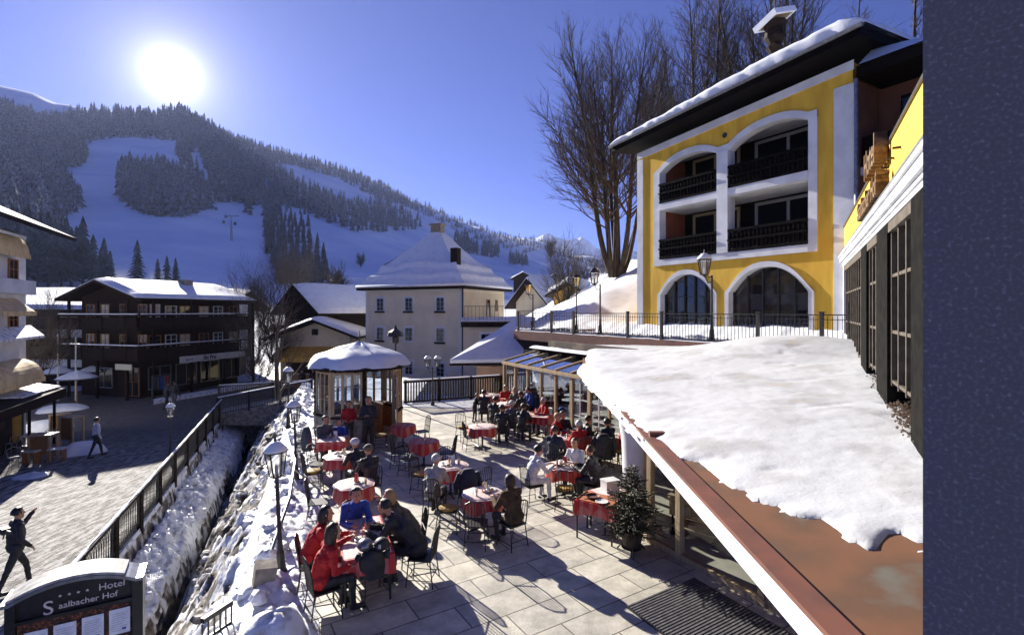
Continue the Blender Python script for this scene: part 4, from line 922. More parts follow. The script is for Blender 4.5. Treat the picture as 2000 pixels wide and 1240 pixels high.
# ------------------------------------------------------------------ conservatory and lobby glazing
cv = thing('conservatory', 'glass fronted conservatory with pale timber posts and a sloping glazed roof', 'conservatory', (-.36, 23.7, 0), math.atan2(-.877, .48))
LC = 8.6; XC = Matrix.Identity(4)
for k in range(9):
    u = k*LC/8; w_ = .09 if k not in (5, 6, 8) else .16
    MB().box(u-w_/2, u+w_/2, -.05, .05, 0, 2.12).build('post', wood_l, cv)
MB().box(-.08, LC, -.09, .09, 2.12, 2.24).build('beam', wood_l, cv)
mb = MB()
for k in range(5, 8):
    a, b = k*LC/8+.1, (k+1)*LC/8-.1
    for i in (1,): mb.box((a+b)/2-.02, (a+b)/2+.02, -.03, .0, .25, 2.1)
    for z in (.75, 1.35, .25): mb.box(a, b, -.03, .0, z, z+.035)
mb.build('glazing_bars', white_lacq, cv)
MB().box(0, LC, .02, .03, .05, 2.1).build('pane', glass, cv)
MB().box(0, LC, -.04, .06, 0, .12).build('sill', wood_l, cv)
gr = MB().slab([(0,.0,2.25),(LC,.0,2.25),(LC,1.7,2.62),(0,1.7,2.62)], (0,0,1), .02).build('glass_roof', glass_mat('roof_glass', (.5,.55,.6), .35), cv)
mb = MB()
for k in range(9): u = k*LC/8; mb.bar((u,-.05,2.28),(u,1.75,2.66),.07,.06)
mb.build('rafter', wood_l, gr)
MB().box(-.35, LC+2, 1.7, 2.1, 2.58, 2.80).build('gutter', wood_d, cv)
s0 = MB(); pts = [(lerp(-.2, LC+1.5, i/60), lerp(1.45, 2.05, j/5), 2.81+(.10+.06*nz(i*.4, j))*math.sin(math.pi*min(1, max(0,(j)/5)))) for j in range(6) for i in range(61)]
s0.grid(pts, 61, 6).build('snow', snow, cv, smooth=True)
MB().box(-.3, LC+2, 2.6, 2.8, 2.0, 3.1).box(0, LC, 5.0, 5.1, 0, 3.3).box(-.05,.05,.1,5,0,.9).build('back_wall', MATS['dim_room'], cv)
mb = MB()
for k in range(8): u = .8+k*1.0; mb.lathe([(.42,.72),(.42,.75)], (u, 1.8+.8*(k % 2), 0), 16)
mb.build('inside_table', signw, cv)
for k in range(4): MB().box(.0, .06, .1+k*1.2, .16+k*1.2, 0, 2.3).build('post', wood_l, cv)
# lobby
lb = thing('glazed_lobby', 'glazed hotel lobby with timber mullions under the snowy canopy', 'lobby', (2.75, 10.15, 0), math.atan2(-5.25, 2.85))
LL = 7.0
for k, u in enumerate((0, .75, 2.45, 3.65, 4.9, 6.2)):
    MB().box(u-.055, u+.055, -.06, .06, 0, 2.45).build('post', wood_l, lb)
    if k == 2 or k == 3: MB().box(u+.08, u+.15, -.05, .05, 0, 2.45).build('post', wood_l, lb)
MB().box(0, LL, -.05, .05, .0, .11).build('sill', wood_l, lb); MB().box(0, LL, -.06, .06, 2.3, 2.46).build('beam', wood_l, lb)
MB().box(0, LL, .0, .01, .1, 2.3).build('pane', glass_mat('clear_glass', (.95,.96,.95), .02), lb); MB().box(-2.5, LL, .06, 5.9, .003, .006).build('floor', M('lobby_floor', (.66,.58,.44), (.52,.45,.34), scale=1.5, rough=.4), lb)
MB().box(-5, LL, 6.0, 6.1, 0, 2.4).build('back_wall', MATS['dim_room'], lb)
MB().box(1.9, 5.2, .7, 3.4, .010, .018).build('carpet', M('red_carpet', (.20,.02,.025), (.12,.012,.018), scale=20, rough=.95), lb)
XB = Vector((2.75,10.15)); gl2 = thing('glass_side_wall', 'short glazed wall with pale posts behind the white column', 'glass wall', (3.78, 16.2, 0), math.atan2(-6.0, -1.0))
L2 = 6.1
for k in range(6): MB().box(k*L2/5-.05, k*L2/5+.05, -.05, .05, 0, 2.45).build('post', wood_l, gl2)
MB().box(0, L2, 0, .01, .1, 2.4).build('pane', glass, gl2); MB().box(0, L2, -.04, .04, 0, .1).build('sill', wood_l, gl2)
col_ = thing('white_column', 'thick white plastered column under the canopy edge', 'column', (2.88, 11.75, 0))
MB().lathe([(.34,0),(.33,.8),(.36,1.6),(.44,2.2),(.50,2.45)], (0,0,0), 28).build('shaft', white_p, col_, smooth=True)
MB().lathe([(.38,0),(.38,.08),(.34,.1)], (0,0,0), 28).build('foot', stone, col_)
# wooden serving cart inside
ct = thing('serving_cart', 'honey coloured wooden serving cart with drawers behind the lobby glass', 'cart', (3.75, 10.4, 0), R(-40))
MB().box(-.5,.5,-.28,.28,.72,.78).box(-.5,.5,-.28,.28,.80,.83).build('top', wood_l, ct)
bd = MB().box(-.47,.47,-.25,.25,.42,.72).build('body', M('honey_wood', (.55,.30,.07), (.45,.22,.05), scale=5, rough=.4), ct)
for k in (-1, 1): d = MB().box(-.21+k*.23,.21+k*.23,-.275,-.252,.46,.68).build('drawer', wood_l, bd)
MB().box(-.47,.47,-.25,.25,.18,.21).build('shelf', wood_l, ct)
for a in (-.42,.42):
    for b in (-.2,.2): MB().tube([(a,b,.05),(a,b,.42)], .022, 6).lathe([(.05,0),(.05,.05)], (a,b,.02), 8).build('leg', wood_d, ct)
# doormat
mt = MB(); a = Vector((1.76,7.94)); b = Vector((3.13,8.80)); d = Vector((.48,-.877))*3.4
mt.prism([a, a+d, b+d, b], .004, .016); tag(mt.build('doormat', black_m), 'large dark grated doormat in front of the lobby', 'doormat')
mr_ = MB(); e1 = (b-a).normalized(); n_ = 62
for k in range(n_): q = a+d*(k+.5)/n_; mr_.bar((q.x+e1.x*.03,q.y+e1.y*.03,.022),(q.x+e1.x*1.58,q.y+e1.y*1.58,.022),.028,.012)
mr_.build('ribs', M('mat_ribs', (.16,.155,.16), (.10,.10,.11), scale=12, rough=.5), bpy.data.objects['doormat'])
# ------------------------------------------------------------------ fence at the end of the terrace
fn = thing('timber_fence', 'dark slatted fence closing the far end of the terrace', 'fence', (-5.2, 25.0, 0), math.atan2(2.2, 4.6))
mb = MB()
for k in range(38): mb.box(k*.136-.03, k*.136+.03, -.02, .02, .10, 1.05)
mb.build('slats', wood_d, fn); MB().box(-.1, 5.15, -.05, .05, 1.05, 1.15).box(-.1, 5.15, -.03, .03, .08, .17).build('rail', wood_d, fn)
for k in range(4): MB().box(k*1.7-.06, k*1.7+.06, -.06, .06, 0, 1.2).build('post', wood_d, fn)
MB().box(-.1, 5.15, -.06, .06, 1.152, 1.20).build('snow', snow, fn)
tag(MB().prism([(-5.2,24.3),(-.4,23.9),(-.5,27.0),(-5.3,24.95)], .004, .03).build('thin_snow', snow_dirty), kind='structure')
# ------------------------------------------------------------------ gazebo
gx, gy = -5.75, 19.3
gz = thing('gazebo', 'octagonal glazed timber gazebo with a thick round cap of snow', 'gazebo', (gx, gy, 0), R(0)); gz.scale = (.95,.95,1.03)
gr_ = 1.62; corners = [(gr_*math.cos(R(22.5+45*k)), gr_*math.sin(R(22.5+45*k))) for k in range(8)]
for k in range(8): MB().lathe([(.075,0),(.075,2.5)], (*corners[k],0), 4, R(45)).build('post', wood_d if k % 2 == 0 else wood_l, gz)
open_ = 6        # facet open to the terrace (facing -y right)
for k in range(8):
    a = Vector(corners[k]); b = Vector(corners[(k+1) % 8]); d = (b-a); L = d.length; ang_ = math.atan2(d.y, d.x); X = Matrix.Translation((a.x, a.y, 0)) @ Matrix.Rotation(ang_, 4, 'Z')
    if k == open_: continue
    m = MB(); st = .85
    for q in (.10, L*.36, L*.64, L-.10): m.box(q-.045, q+.045, -.03, .03, st, 2.35)
    for z in (st, 2.27): m.box(.06, L-.06, -.028, .028, z, z+.07)
    for z in (1.38, 1.85): m.box(.1, L-.1, -.02, .02, z, z+.025)
    w_ = m.xf(X).build('window', wood_l, gz); MB().box(.1, L-.1, -.005, .005, st+.05, 2.3).xf(X).build('pane', glass, w_)
    MB().box(.05, L-.05, -.09, .09, 0, st-.06).xf(X).build('plinth', stone if k in (3,4,5) else wood_m, gz)
    MB().box(.03, L-.03, -.12, .10, st-.06, st).xf(X).build('sill', wood_d, gz)
mb = MB(); mb.lathe([(1.95,2.40),(1.98,2.50),(.05,3.15)], (0,0,0), 8, R(22.5)); rfg = mb.build('roof', wood_d, gz)
mb = MB(); n = 64; pts = []
for j in range(14):
    t = j/13
    for i in range(n):
        a = 2*math.pi*i/n; oct_ = math.cos(R(22.5))/math.cos(((a) % R(45))-R(22.5)); r_ = 2.06*oct_*(1+.03*nz(a*3, 1)) if t == 0 else 2.10*oct_*(1-t)**.95*(1+.03*nz(a*2.5, t))
        z = 2.50 if j == 0 else 2.52+.20*min(1, t*6)+.62*t**.9+.045*nz(math.cos(a)*3, math.sin(a)*3, t*4); pts.append((r_*math.cos(a), r_*math.sin(a), z-(.08*abs(nz(a*6, 9)) if j <= 1 else 0)))
fs = [(j*n+i, j*n+(i+1) % n, (j+1)*n+(i+1) % n, (j+1)*n+i) for j in range(13) for i in range(n)]; mb.add(pts, fs)
mb.build('snow', snow, rfg, smooth=True)
MB().tube([(0,0,3.2),(0,0,3.75)], [.03,.01], 6).ell((0,0,3.5),(.06,.06,.06),8,6).build('finial', black_m, rfg)
MB().box(-.9,.9,-.3,.2,0,1.05).box(-1,1,-.4,.3,1.05,1.1).build('bar_counter', wood_m, gz)
p0 = Vector(corners[7])
X = Matrix.Translation((p0.x+.05, p0.y-.05, 0)) @ Matrix.Rotation(R(-70), 4, 'Z')
dl = MB(); 
for a_, b_ in ((0,.09),(.66,.75)): dl.box(a_, b_, -.025, .025, .05, 2.2)
for z in (.05, .12, 2.12, .95, 1.5): dl.box(.09, .66, -.02, .02, z, z+.07)
dl.box(.09,.66,-.015,.015,.19,.95); dlo = dl.xf(X).build('door', wood_l, gz); MB().box(.09,.66,-.004,.004,1.02,2.12).xf(X).build('pane', glass, dlo)
# ------------------------------------------------------------------ street lamps
def lamp(name, label, base, h, s=1.0, off=0.0, rz=0, tilt=0, group=None, snowcap=True, arms=None, clip=None):
    r = thing(name, label, 'lamp', base, rz, group); r.rotation_euler = (R(tilt*.2), R(-tilt), rz)
    heads = arms or [off]; top = h-.62*s
    MB().lathe([(.10*s,0),(.10*s,.12),(.075*s,.16),(.06*s,.45),(.045*s,.5),(.032*s,.9),(.028*s,top)], (0,0,0), 10).build('pole', black_m, r)
    for k, o in enumerate(heads):
        hd = MB()
        if abs(o) > .01: hd.tube([(0,0,top-.22),(o*.5,0,top-.30),(o,0,top-.02)], .016*s, 6); hd.tube([(0,0,top-.05),(o*1.15,0,top-.05)], .014*s, 6)
        hd.lathe([(.03*s,-.02),(.10*s,.0),(.10*s,.025*s)], (o,0,top), 6, .5)
        for q in range(6):
            a = q*math.pi/3+.5; hd.tube([(o+.105*s*math.cos(a), .105*s*math.sin(a), top+.02),(o+.165*s*math.cos(a), .165*s*math.sin(a), top+.40*s)], .011*s, 4)
        hd.lathe([(.17*s,.395*s),(.20*s,.41*s),(.185*s,.43*s),(.07*s,.54*s),(.075*s,.56*s),(.02*s,.58*s),(.022*s,.61*s),(.004*s,.68*s)], (o,0,top), 6, .5)
        hh_ = hd.build('lantern', black_m, r)
        MB().lathe([(.095*s,.03*s),(.155*s,.39*s)], (o,0,top), 6, .5).build('lantern_glass', lamp_glass, hh_)
        MB().lathe([(.02*s,.03*s),(.03*s,.12*s),(.022*s,.2*s)], (o,0,top), 8).build('bulb', paper, hh_)
        if snowcap: MB().lathe([(.19*s,.42*s),(.18*s,.455*s),(.085*s,.56*s),(.03*s,.58*s)], (o,0,top+.005), 10, .2).build('snow', snow, hh_, smooth=True)
    return r
def gp(px, py, z): q = G(px, py, z); return q
lamp('street_lamp', 'black lantern nearest the viewer on the terrace edge beside the red coated guests', gp(550,1129,0), 2.40, 1.05, tilt=2.5, group='terrace lanterns')
lamp('street_lamp', 'black lantern on the terrace edge just below the snow capped lantern', gp(580,950,0), 2.30, 1.0, tilt=2, group='terrace lanterns')
lamp('street_lamp', 'snow capped lantern on the terrace edge beside the leaning tree trunk', gp(563,838,0), 2.45, 1.05, group='terrace lanterns')
lamp('street_lamp', 'black lantern on the street side of the stream above the iron railing', gp(333,898,SZ), 2.45, 1.0, off=.0)
lamp('double_lamp', 'twin headed black lantern standing against the dark slatted fence', gp(845,792,0), 2.45, .95, arms=[-.24,.24])
for k, (px, h, s_, o, lb_) in enumerate([(1037,3.0,1.35,-.27,'leftmost lantern of the upper terrace in front of the snowy valley'),(1122,3.15,1.15,0,'slim lantern of the upper terrace second from the left'),(1168,3.35,1.4,-.28,'tall lantern of the upper terrace against the white snow bank'),(1386,3.45,1.45,-.28,'lantern in front of the left glazed arch of the yellow hotel')]):
    q = TL(px); lamp('terrace_lamp', lb_, (q.x+.12, q.y+.1, TZ-.1), h, s_, off=o, group='upper terrace lanterns', snowcap=(k == 3))
hl_ = thing('hanging_sign', 'ornate dark wrought iron hanging sign before the pale house', 'sign', (-5.6, 24.6, 0))
MB().tube([(0,0,0),(0,0,3.9)], .04, 8).build('pole', black_m, hl_)
MB().lathe([(.02,3.9),(.10,3.7),(.34,3.55),(.40,3.35),(.30,3.45),(.06,3.6)], (0,0,0), 10).build('canopy', black_m, hl_)
MB().lathe([(.05,2.95),(.16,3.05),(.16,3.3),(.05,3.4)], (0,0,0), 8).build('lantern', black_m, hl_)
# ------------------------------------------------------------------ street railing along the stream
rr = thing('street_railing', 'black lattice railing capped with snow between street and stream', 'railing', (xs(7), 7, SZ), 0)
m = MB(); t = MB(); sn2 = MB(); P0 = Vector((xs(7), 7, 0)); d_ = Vector((xs(30.5)-xs(7), 23.5, 0)); L = d_.length; e = d_/L
n_ = int(L/.16)
for k in range(n_): q = e*(k*.16); m.tube([(q.x,q.y,.08),(q.x+e.x*.1,q.y+e.y*.1,.92)], .011, 4, False); m.tube([(q.x+e.x*.1,q.y+e.y*.1,.08),(q.x,q.y,.92)], .011, 4, False)
m.build('lattice', black_m, rr)
t.bar((0,0,1.0), (e*L)+Vector((0,0,1.0)), .11, .08).bar((0,0,.92), (e*L)+Vector((0,0,.92)), .03,.03).bar((0,0,.08), (e*L)+Vector((0,0,.08)), .03,.03); t.build('handrail', wood_d, rr)
for k in range(12): q = e*(k*L/11.5); MB().box(q.x-.06,q.x+.06,q.y-.06,q.y+.06,-.3,1.05).build('post', wood_d, rr)
k = 0; pts = []
for j in range(160):
    q = e*(L*j/159); w_ = .055*(.4+.6*ss(-.25, .1, nz(j*.17, 2)))
    pts += [(q.x-w_,q.y,1.042),(q.x-w_*.6,q.y,1.07+.02*nz(j*.4,1)),(q.x+w_*.6,q.y,1.07+.02*nz(j*.4,2)),(q.x+w_,q.y,1.042)]
sn2.grid(pts, 4, 160).build('snow', snow, rr, smooth=True)
def small_fence(name, label, a, b, h, snowy=True, n=None, posts=True):
    a = Vector(a); b = Vector(b); d = b-a; L = math.hypot(d.x, d.y); r = thing(name, label, 'railing', a, 0); n = n or int(L/.15); m = MB()
    for k in range(n+1): q = d*k/n; m.tube([(q.x,q.y,q.z+.05),(q.x,q.y,q.z+h-.05)], .014, 4, False)
    m.build('balusters', black_m, r); MB().bar((0,0,h), d+Vector((0,0,h)), .07, .07).bar((0,0,.07), d+Vector((0,0,.07)), .04, .04).build('handrail', black_m, r)
    for k in range(4 if posts else 0): q = d*k/3; MB().box(q.x-.05,q.x+.05,q.y-.05,q.y+.05,q.z-.1,q.z+h+.08).build('post', black_m, r)
    if snowy: MB().bar((0,0,h+.065), d+Vector((0,0,h+.065)), .09, .06).build('snow', snow, r)
    return r
br_ = [(xs(31.4)-.3,31.3,SZ+.35),(xt(31.2)+.2,31.2,SZ+.9)]
tag(MB().prism([(xs(29.8)+.0,29.6),(xt(29.6)-.0,29.6),(xt(31.6),31.6),(xs(31.6),31.6)], -2.05, [SZ+.3,-.35,-.35,SZ+.3]).build('bridge', stone), 'small stone bridge over the far end of the stream cut', 'bridge')
small_fence('bridge_railing', 'near railing of the small bridge over the stream', (xs(29.8),29.62,SZ+.3), (xt(29.6),29.62,-.4), .95)
small_fence('bridge_railing', 'far snow capped railing of the small bridge beyond the stream', (xs(34)-1,34.5,SZ+.25), (-9.2,35.2,-1.0), 1.0)
# bent metal handrails in the terrace snow
hr = thing('pipe_handrail', 'bent steel pipe handrail leaning out of the snow by the terrace lanterns', 'handrail', (xt(10),10,0))
MB().tube([G(530,1075,.35)-Vector((xt(10),10,0)), G(565,975,.75)-Vector((xt(10),10,0)), G(577,900,.8)-Vector((xt(10),10,0)), G(556,838,.8)-Vector((xt(10),10,0))], .035, 8).build('rail', grey_m, hr)
MB().tube([G(563,905,.8)-Vector((xt(10),10,0)), G(625,958,.02)-Vector((xt(10),10,0))], .022, 8).build('brace', grey_m, hr)
MB().tube([G(548,1010,.6)-Vector((xt(10),10,0)), G(552,1040,.0)-Vector((xt(10),10,0))], .022, 8).build('support', grey_m, hr)
# stone pillar stub and small tap post at the lower edge
tag(lump((xt(6.6)+.0, 6.7, .1), .42, .55, 3.3, 'snow_heap', snow_dirty), 'heap of trodden snow beside the terrace edge', 'snow heap')
tag(MB().box(-.16,.16,-.14,.14,0,.42).build('stone_block', stone), 'small brown stone block poking out of the snow bank', 'stone block'); bpy.data.objects['stone_block'].location = G(512,1150,.1); bpy.data.objects['stone_block'].rotation_euler = (R(6),R(8),R(30))
small_fence('iron_railing', 'low iron railing end at the lower edge beside the stream', G(395,1262,.0), G(452,1222,.0), .35, False, 5, False)
# ------------------------------------------------------------------ menu board in the foreground
bx = thing('menu_board', 'black arched hotel notice case with snow on its roof and four white menu sheets', 'notice board', (-4.75-1.19*.868, 6.5-1.19*.5, 0), math.atan2(.5, .868))
BW = 1.19
def atop(u): return 1.22+.15*(1-abs(2*u/BW-1)**2.0)
def bface(mb, y0, y1, z0, f, a, b, n=16):
    us_ = [lerp(a, b, i/n) for i in range(n+1)]; vs = [(u, y0, z0) for u in us_]+[(u, y0, f(u)) for u in us_]+[(u, y1, z0) for u in us_]+[(u, y1, f(u)) for u in us_]; N_ = n+1
    fs = []
    for i in range(n): fs += [(i,i+1,N_+i+1,N_+i),(2*N_+i,3*N_+i,3*N_+i+1,2*N_+i+1),(N_+i,N_+i+1,3*N_+i+1,3*N_+i),(i,2*N_+i,2*N_+i+1,i+1)]
    fs += [(0,N_,3*N_,2*N_),(n,2*N_+n,3*N_+n,N_+n)]; mb.add(vs, fs)
mb = MB(); bface(mb, 0, .14, -.2, atop, 0, BW); casek = M('black_lacquer', (.010,.009,.009), (.02,.018,.017), scale=7, rough=.35); cs = mb.build('case', casek, bx)
mb = MB(); mb.box(-.04, .05, -.06, -.002, -.3, 1.22).box(BW-.05, BW+.06, -.06, .18, -.3, 1.26).box(.05, BW-.05, -.045, -.002, .96, 1.0).box(.05,BW-.05,-.045,-.002,-.2,-.12); mb.build('frame', casek, bx)
mb = MB(); bface(mb, -.10, .26, 1.36, lambda u: atop(u)+.03, -.08, BW+.08)
mb = MB()
def arc(mb, y0, y1, lo, hi, a, b, n=18):
    for i in range(n):
        u, v = lerp(a, b, i/n), lerp(a, b, (i+1)/n); c = lambda q: min(BW, max(0, q))
        mb.add([(u,y0,atop(c(u))+lo),(v,y0,atop(c(v))+lo),(v,y0,atop(c(v))+hi),(u,y0,atop(c(u))+hi),(u,y1,atop(c(u))+lo),(v,y1,atop(c(v))+lo),(v,y1,atop(c(v))+hi),(u,y1,atop(c(u))+hi)], [(0,1,2,3),(7,6,5,4),(3,2,6,7),(0,4,5,1),(1,5,6,2),(0,3,7,4)])
arc(mb, -.12, .30, .0, .04, -.07, BW+.07); rfb = mb.build('roof', grey_m, bx)
mb = MB(); arc(mb, -.11, .29, .043, .075, -.02, BW-.12); mb.build('snow', M('thin_snow', (.40,.40,.40), (.2,.19,.19), scale=9, rough=.6, bump=.01), rfb)
lt = M('cream_letters', (.62,.58,.54))
text_mesh('Hotel', .115, lt, (.80,-.012,1.16), cs, ext=.006); text_mesh('S', .23, lt, (.28,-.012,1.005), cs, ext=.006); text_mesh('aalbacher Hof', .10, lt, (.425,-.012,1.045), cs, ext=.006)
st_ = MB()
for k in range(4):
    c0 = (.44+k*.085, -.012, 1.20-.0)
    pts = [(c0[0]+(.020 if i % 2 == 0 else .009)*math.sin(i*math.pi/5), -.016, c0[2]-.005+(.020 if i % 2 == 0 else .009)*math.cos(i*math.pi/5)) for i in range(10)]
    st_.add(pts, [tuple(range(10))])
st_.build('stars', lt, cs)
deco = M('dried_flowers', (.03,.02,.015), (.22,.05,.02), scale=38, rough=.9, bump=.01, lo=.5, hi=.6, c3=(.20,.16,.07))
MB().box(.06, BW-.06, -.012, -.002, -.1, .95).build('pinboard', deco, cs)
tx = M('printed_sheet', (.70,.73,.80), (.36,.38,.44), scale=60, rough=.8, lo=.55, hi=.7, stretch=(.4,1,3))
for k in range(4):
    pg = MB().box(.12+k*.262, .33+k*.262, -.03, -.022, .53+.015*k, .85+.012*k).build('menu_sheet', paper, cs)
    ln = MB()
    for i in range(9): ln.box(.145+k*.262, .145+k*.262+.12+.04*((i*7) % 3)/2, -.0335, -.031, .58+i*.026+.013*k, .584+i*.026+.013*k)
    ln.build('print', M('print_grey', (.30,.31,.36)), pg)
    MB().box(.25+k*.262, .29+k*.262, -.0335, -.031, .575+.015*k, .60+.015*k).build('print', M('print_blue', (.06,.08,.3)), pg)
for k in range(3): MB().box(.2+k*.3, .45+k*.3, -.03, -.022, .15, .47).build('menu_sheet', paper, cs)
# ------------------------------------------------------------------ bare trees
def bare_tree(name, label, base, h, spread, stems, seed, levels=5, twig=1.0, rmin=.010, r0=None, cat='tree', group=None, lean=0, up=.55, dens=1.0):
    rs = random.Random(seed); T = MB(); C = MB(); root = thing(name, label, cat, base, 0, group); r0 = r0 or h*.022
    def grow(p, d, L, r, lv):
        n = 4 if lv < 2 else 3; pts = [p]; rr = [r]; q = p.copy(); dd = d.copy(); kids = []
        for i in range(n):
            dd = (dd+Vector((rs.uniform(-1,1), rs.uniform(-1,1), rs.uniform(-.4,.8)))*.13+Vector((0,0,up*.16))).normalized(); q = q+dd*(L/n); pts.append(q.copy()); rr.append(max(rmin*.7, r*(1-.62*(i+1)/n)))
            if lv < levels: kids.append((q.copy(), dd.copy(), rr[-1], (i+1)/n))
        (T if lv == 0 else C).tube(pts, rr, 7 if lv == 0 else (5 if lv == 1 else 3), False)
        if lv >= levels: return
        for (kp, kd, kr, t) in kids:
            m = max(1, int(round((2.0 if lv < 2 else 1.5)*dens+rs.uniform(-.5,.5))))
            for _ in range(m):
                ax = kd.orthogonal().normalized(); ax.rotate(Matrix.Rotation(rs.random()*6.283, 3, kd)); nd_ = kd.copy(); nd_.rotate(Matrix.Rotation(R(rs.uniform(22, 52)), 3, ax))
                st = kp-kd*rs.random()*L/n*.8
                grow(st, nd_, L*rs.uniform(.42, .62)*twig, max(rmin, kr*.62), lv+1)
        grow(q, dd, L*.6, rr[-1], lv+1)
    for s_ in range(stems):
        a = 2*math.pi*s_/max(1, stems)+rs.random(); o = .0 if stems == 1 else 1; d = Vector((math.cos(a)*spread*o+lean, math.sin(a)*spread*o, 1)).normalized()
        grow(Vector((math.cos(a)*.25*o, math.sin(a)*.25*o, 0)), d, h*rs.uniform(.50, .62), r0*rs.uniform(.7, 1), 0)
    T.build('trunk', bark, root, smooth=True); C.build('crown', twig_m, root); return root
def beech(name, label, base, h, stems, seed, wide=.30, cat='tree', group=None, rmin=.006, nb=34, dark=None):
    rs = random.Random(seed); T = MB(); C = MB(); root = thing(name, label, cat, base, 0, group)
    def branch(p, d, L, r, lv, upw):
        n = 5 if lv < 2 else 3; pts = [p]; rr = [r]; q = p.copy(); dd = d.copy()
        for i in range(n):
            dd = (dd+Vector((rs.uniform(-1,1), rs.uniform(-1,1), rs.uniform(-.6,.6)))*.12+Vector((0,0,upw))).normalized(); q = q+dd*(L/n); pts.append(q.copy()); rr.append(max(rmin*.6, r*(1-.8*(i+1)/n)))
        C.tube(pts, rr, 5 if lv == 1 else 3, False)
        if lv >= 3: return
        m = (9 if lv == 1 else 5)
        for k in range(m):
            t = rs.uniform(.15, 1.0)*n; i = min(n-1, int(t)); st = pts[i].lerp(pts[i+1], t-i); dk = (pts[i+1]-pts[i]).normalized(); ax = dk.orthogonal().normalized(); ax.rotate(Matrix.Rotation(rs.random()*6.283, 3, dk)); nd_ = dk.copy(); nd_.rotate(Matrix.Rotation(R(rs.uniform(18, 42)), 3, ax))
            branch(st, nd_, L*rs.uniform(.28, .5), max(rmin, r*.45), lv+1, .06)
    for s_ in range(stems):
        a = 2*math.pi*s_/stems+rs.random()*.7; hh2 = h*rs.uniform(.78, 1.0); out = h*wide*.42*rs.uniform(.15, 1); r0 = h*.0095*rs.uniform(.7, 1.25); N = 12; pts = []; rr = []
        for i in range(N+1):
            t = i/N; o_ = .25+out*t**.75; pts.append(Vector((math.cos(a)*o_+.12*math.sin(t*7+s_), math.sin(a)*o_+.12*math.cos(t*6+s_), hh2*t-.2))); rr.append(r0*(1-t)**.85+.012)
        T.tube(pts, rr, 8, False)
        for k in range(nb):
            t = rs.uniform(.16, 1.0)**.8; i = min(N-1, int(t*N)); st = pts[i].lerp(pts[i+1], t*N-i); b = a+rs.uniform(-1.9, 1.9); el = rs.uniform(.30, .9)+t*1.2
            d = Vector((math.cos(b), math.sin(b), el)).normalized(); L = h*wide*(.16+.84*(1-t)**.8)*rs.uniform(.5, 1.0)
            branch(st, d, L, max(rmin*1.6, rr[i]*.36), 1, .06)
    T.build('trunk', bark, root, smooth=True); C.build('crown', twig_m, root); return root
beech('beech_tree', 'huge bare beech with many upright stems left of the yellow hotel', (6.95,34,7.0), 16.8, 9, 11, wide=.48, nb=44, rmin=.0035)
beech('beech_tree', 'bare tree crown rising behind the left roof slope of the yellow hotel', (15.2,42,9.5), 22.5, 7, 12, wide=.42, nb=36, rmin=.005, group='bare trees behind the hotel')
beech('beech_tree', 'bare tree crown behind the small roof turret', (20.8,41,10), 24, 7, 13, wide=.42, nb=36, rmin=.005, group='bare trees behind the hotel')
beech('larch_tree', 'bare larch top above the roof ridge beside the stucco wall', (30.5,40,12), 23, 1, 14, wide=.16, nb=60, group='bare trees behind the hotel')
beech('larch_tree', 'bare larch top between the turret and the rightmost larch', (27.5,42,12), 23, 1, 17, wide=.16, nb=60, group='bare trees behind the hotel')
bare_tree('young_tree', 'slender twin stemmed bare tree beside the upper terrace lanterns', at(1103,600,48)-Vector((0,0,1.0)), 7.0, .12, 2, 21, levels=3, dens=1.4, rmin=.010, r0=.13, lean=-.12)
bare_tree('street_tree', 'leaning snow dusted bare tree on the snowy corner above the stream', (-12.0,26.3,0), 6.2, .10, 1, 33, levels=3, dens=.72, rmin=.008, r0=.15, lean=-.06, up=.4)
for i, (px, py, Y, h, lb_) in enumerate([(575,600,62,8,'hazy grey bare tree rising behind the market hut'),(500,700,40,5.5,'snow dusted bush tree between the chalet and the stream bridge'),(475,660,47,6,'bare tree right behind the balcony chalet'),(520,640,48,7,'bare tree left of the dark timber chalet'),(660,590,110,8,'small bare tree behind the dark timber chalet'),(705,520,260,13,'lone bare tree standing on the open piste'),(1180,560,60,4.5,'grey bush at the foot of the snow bank'),(1140,575,70,6,'bushy bare tree behind the slim terrace lantern'),(110,690,40,5,'snowy bare bush left of the balcony chalet'),(85,720,30,3.2,'tangled snowy bush beside the low dark canopy'),(1075,505,330,14,'bare tree at the edge of the sunlit piste'),(535,700,41,4.5,'snow dusted bush tree right behind the leaning street tree'),(560,690,46,3.5,'low bare bush left of the market hut'),(505,740,36,2.6,'frosted shrub beside the stream bridge')]):
    p = at(px, py, Y) if i != 5 else hill_pt(705, 520); bare_tree('bare_tree', lb_, p-Vector((0,0,.4)), h, .35, 4, 40+i, levels=3, dens=1.1, rmin=.007 if Y < 100 else .04, r0=h*.012)
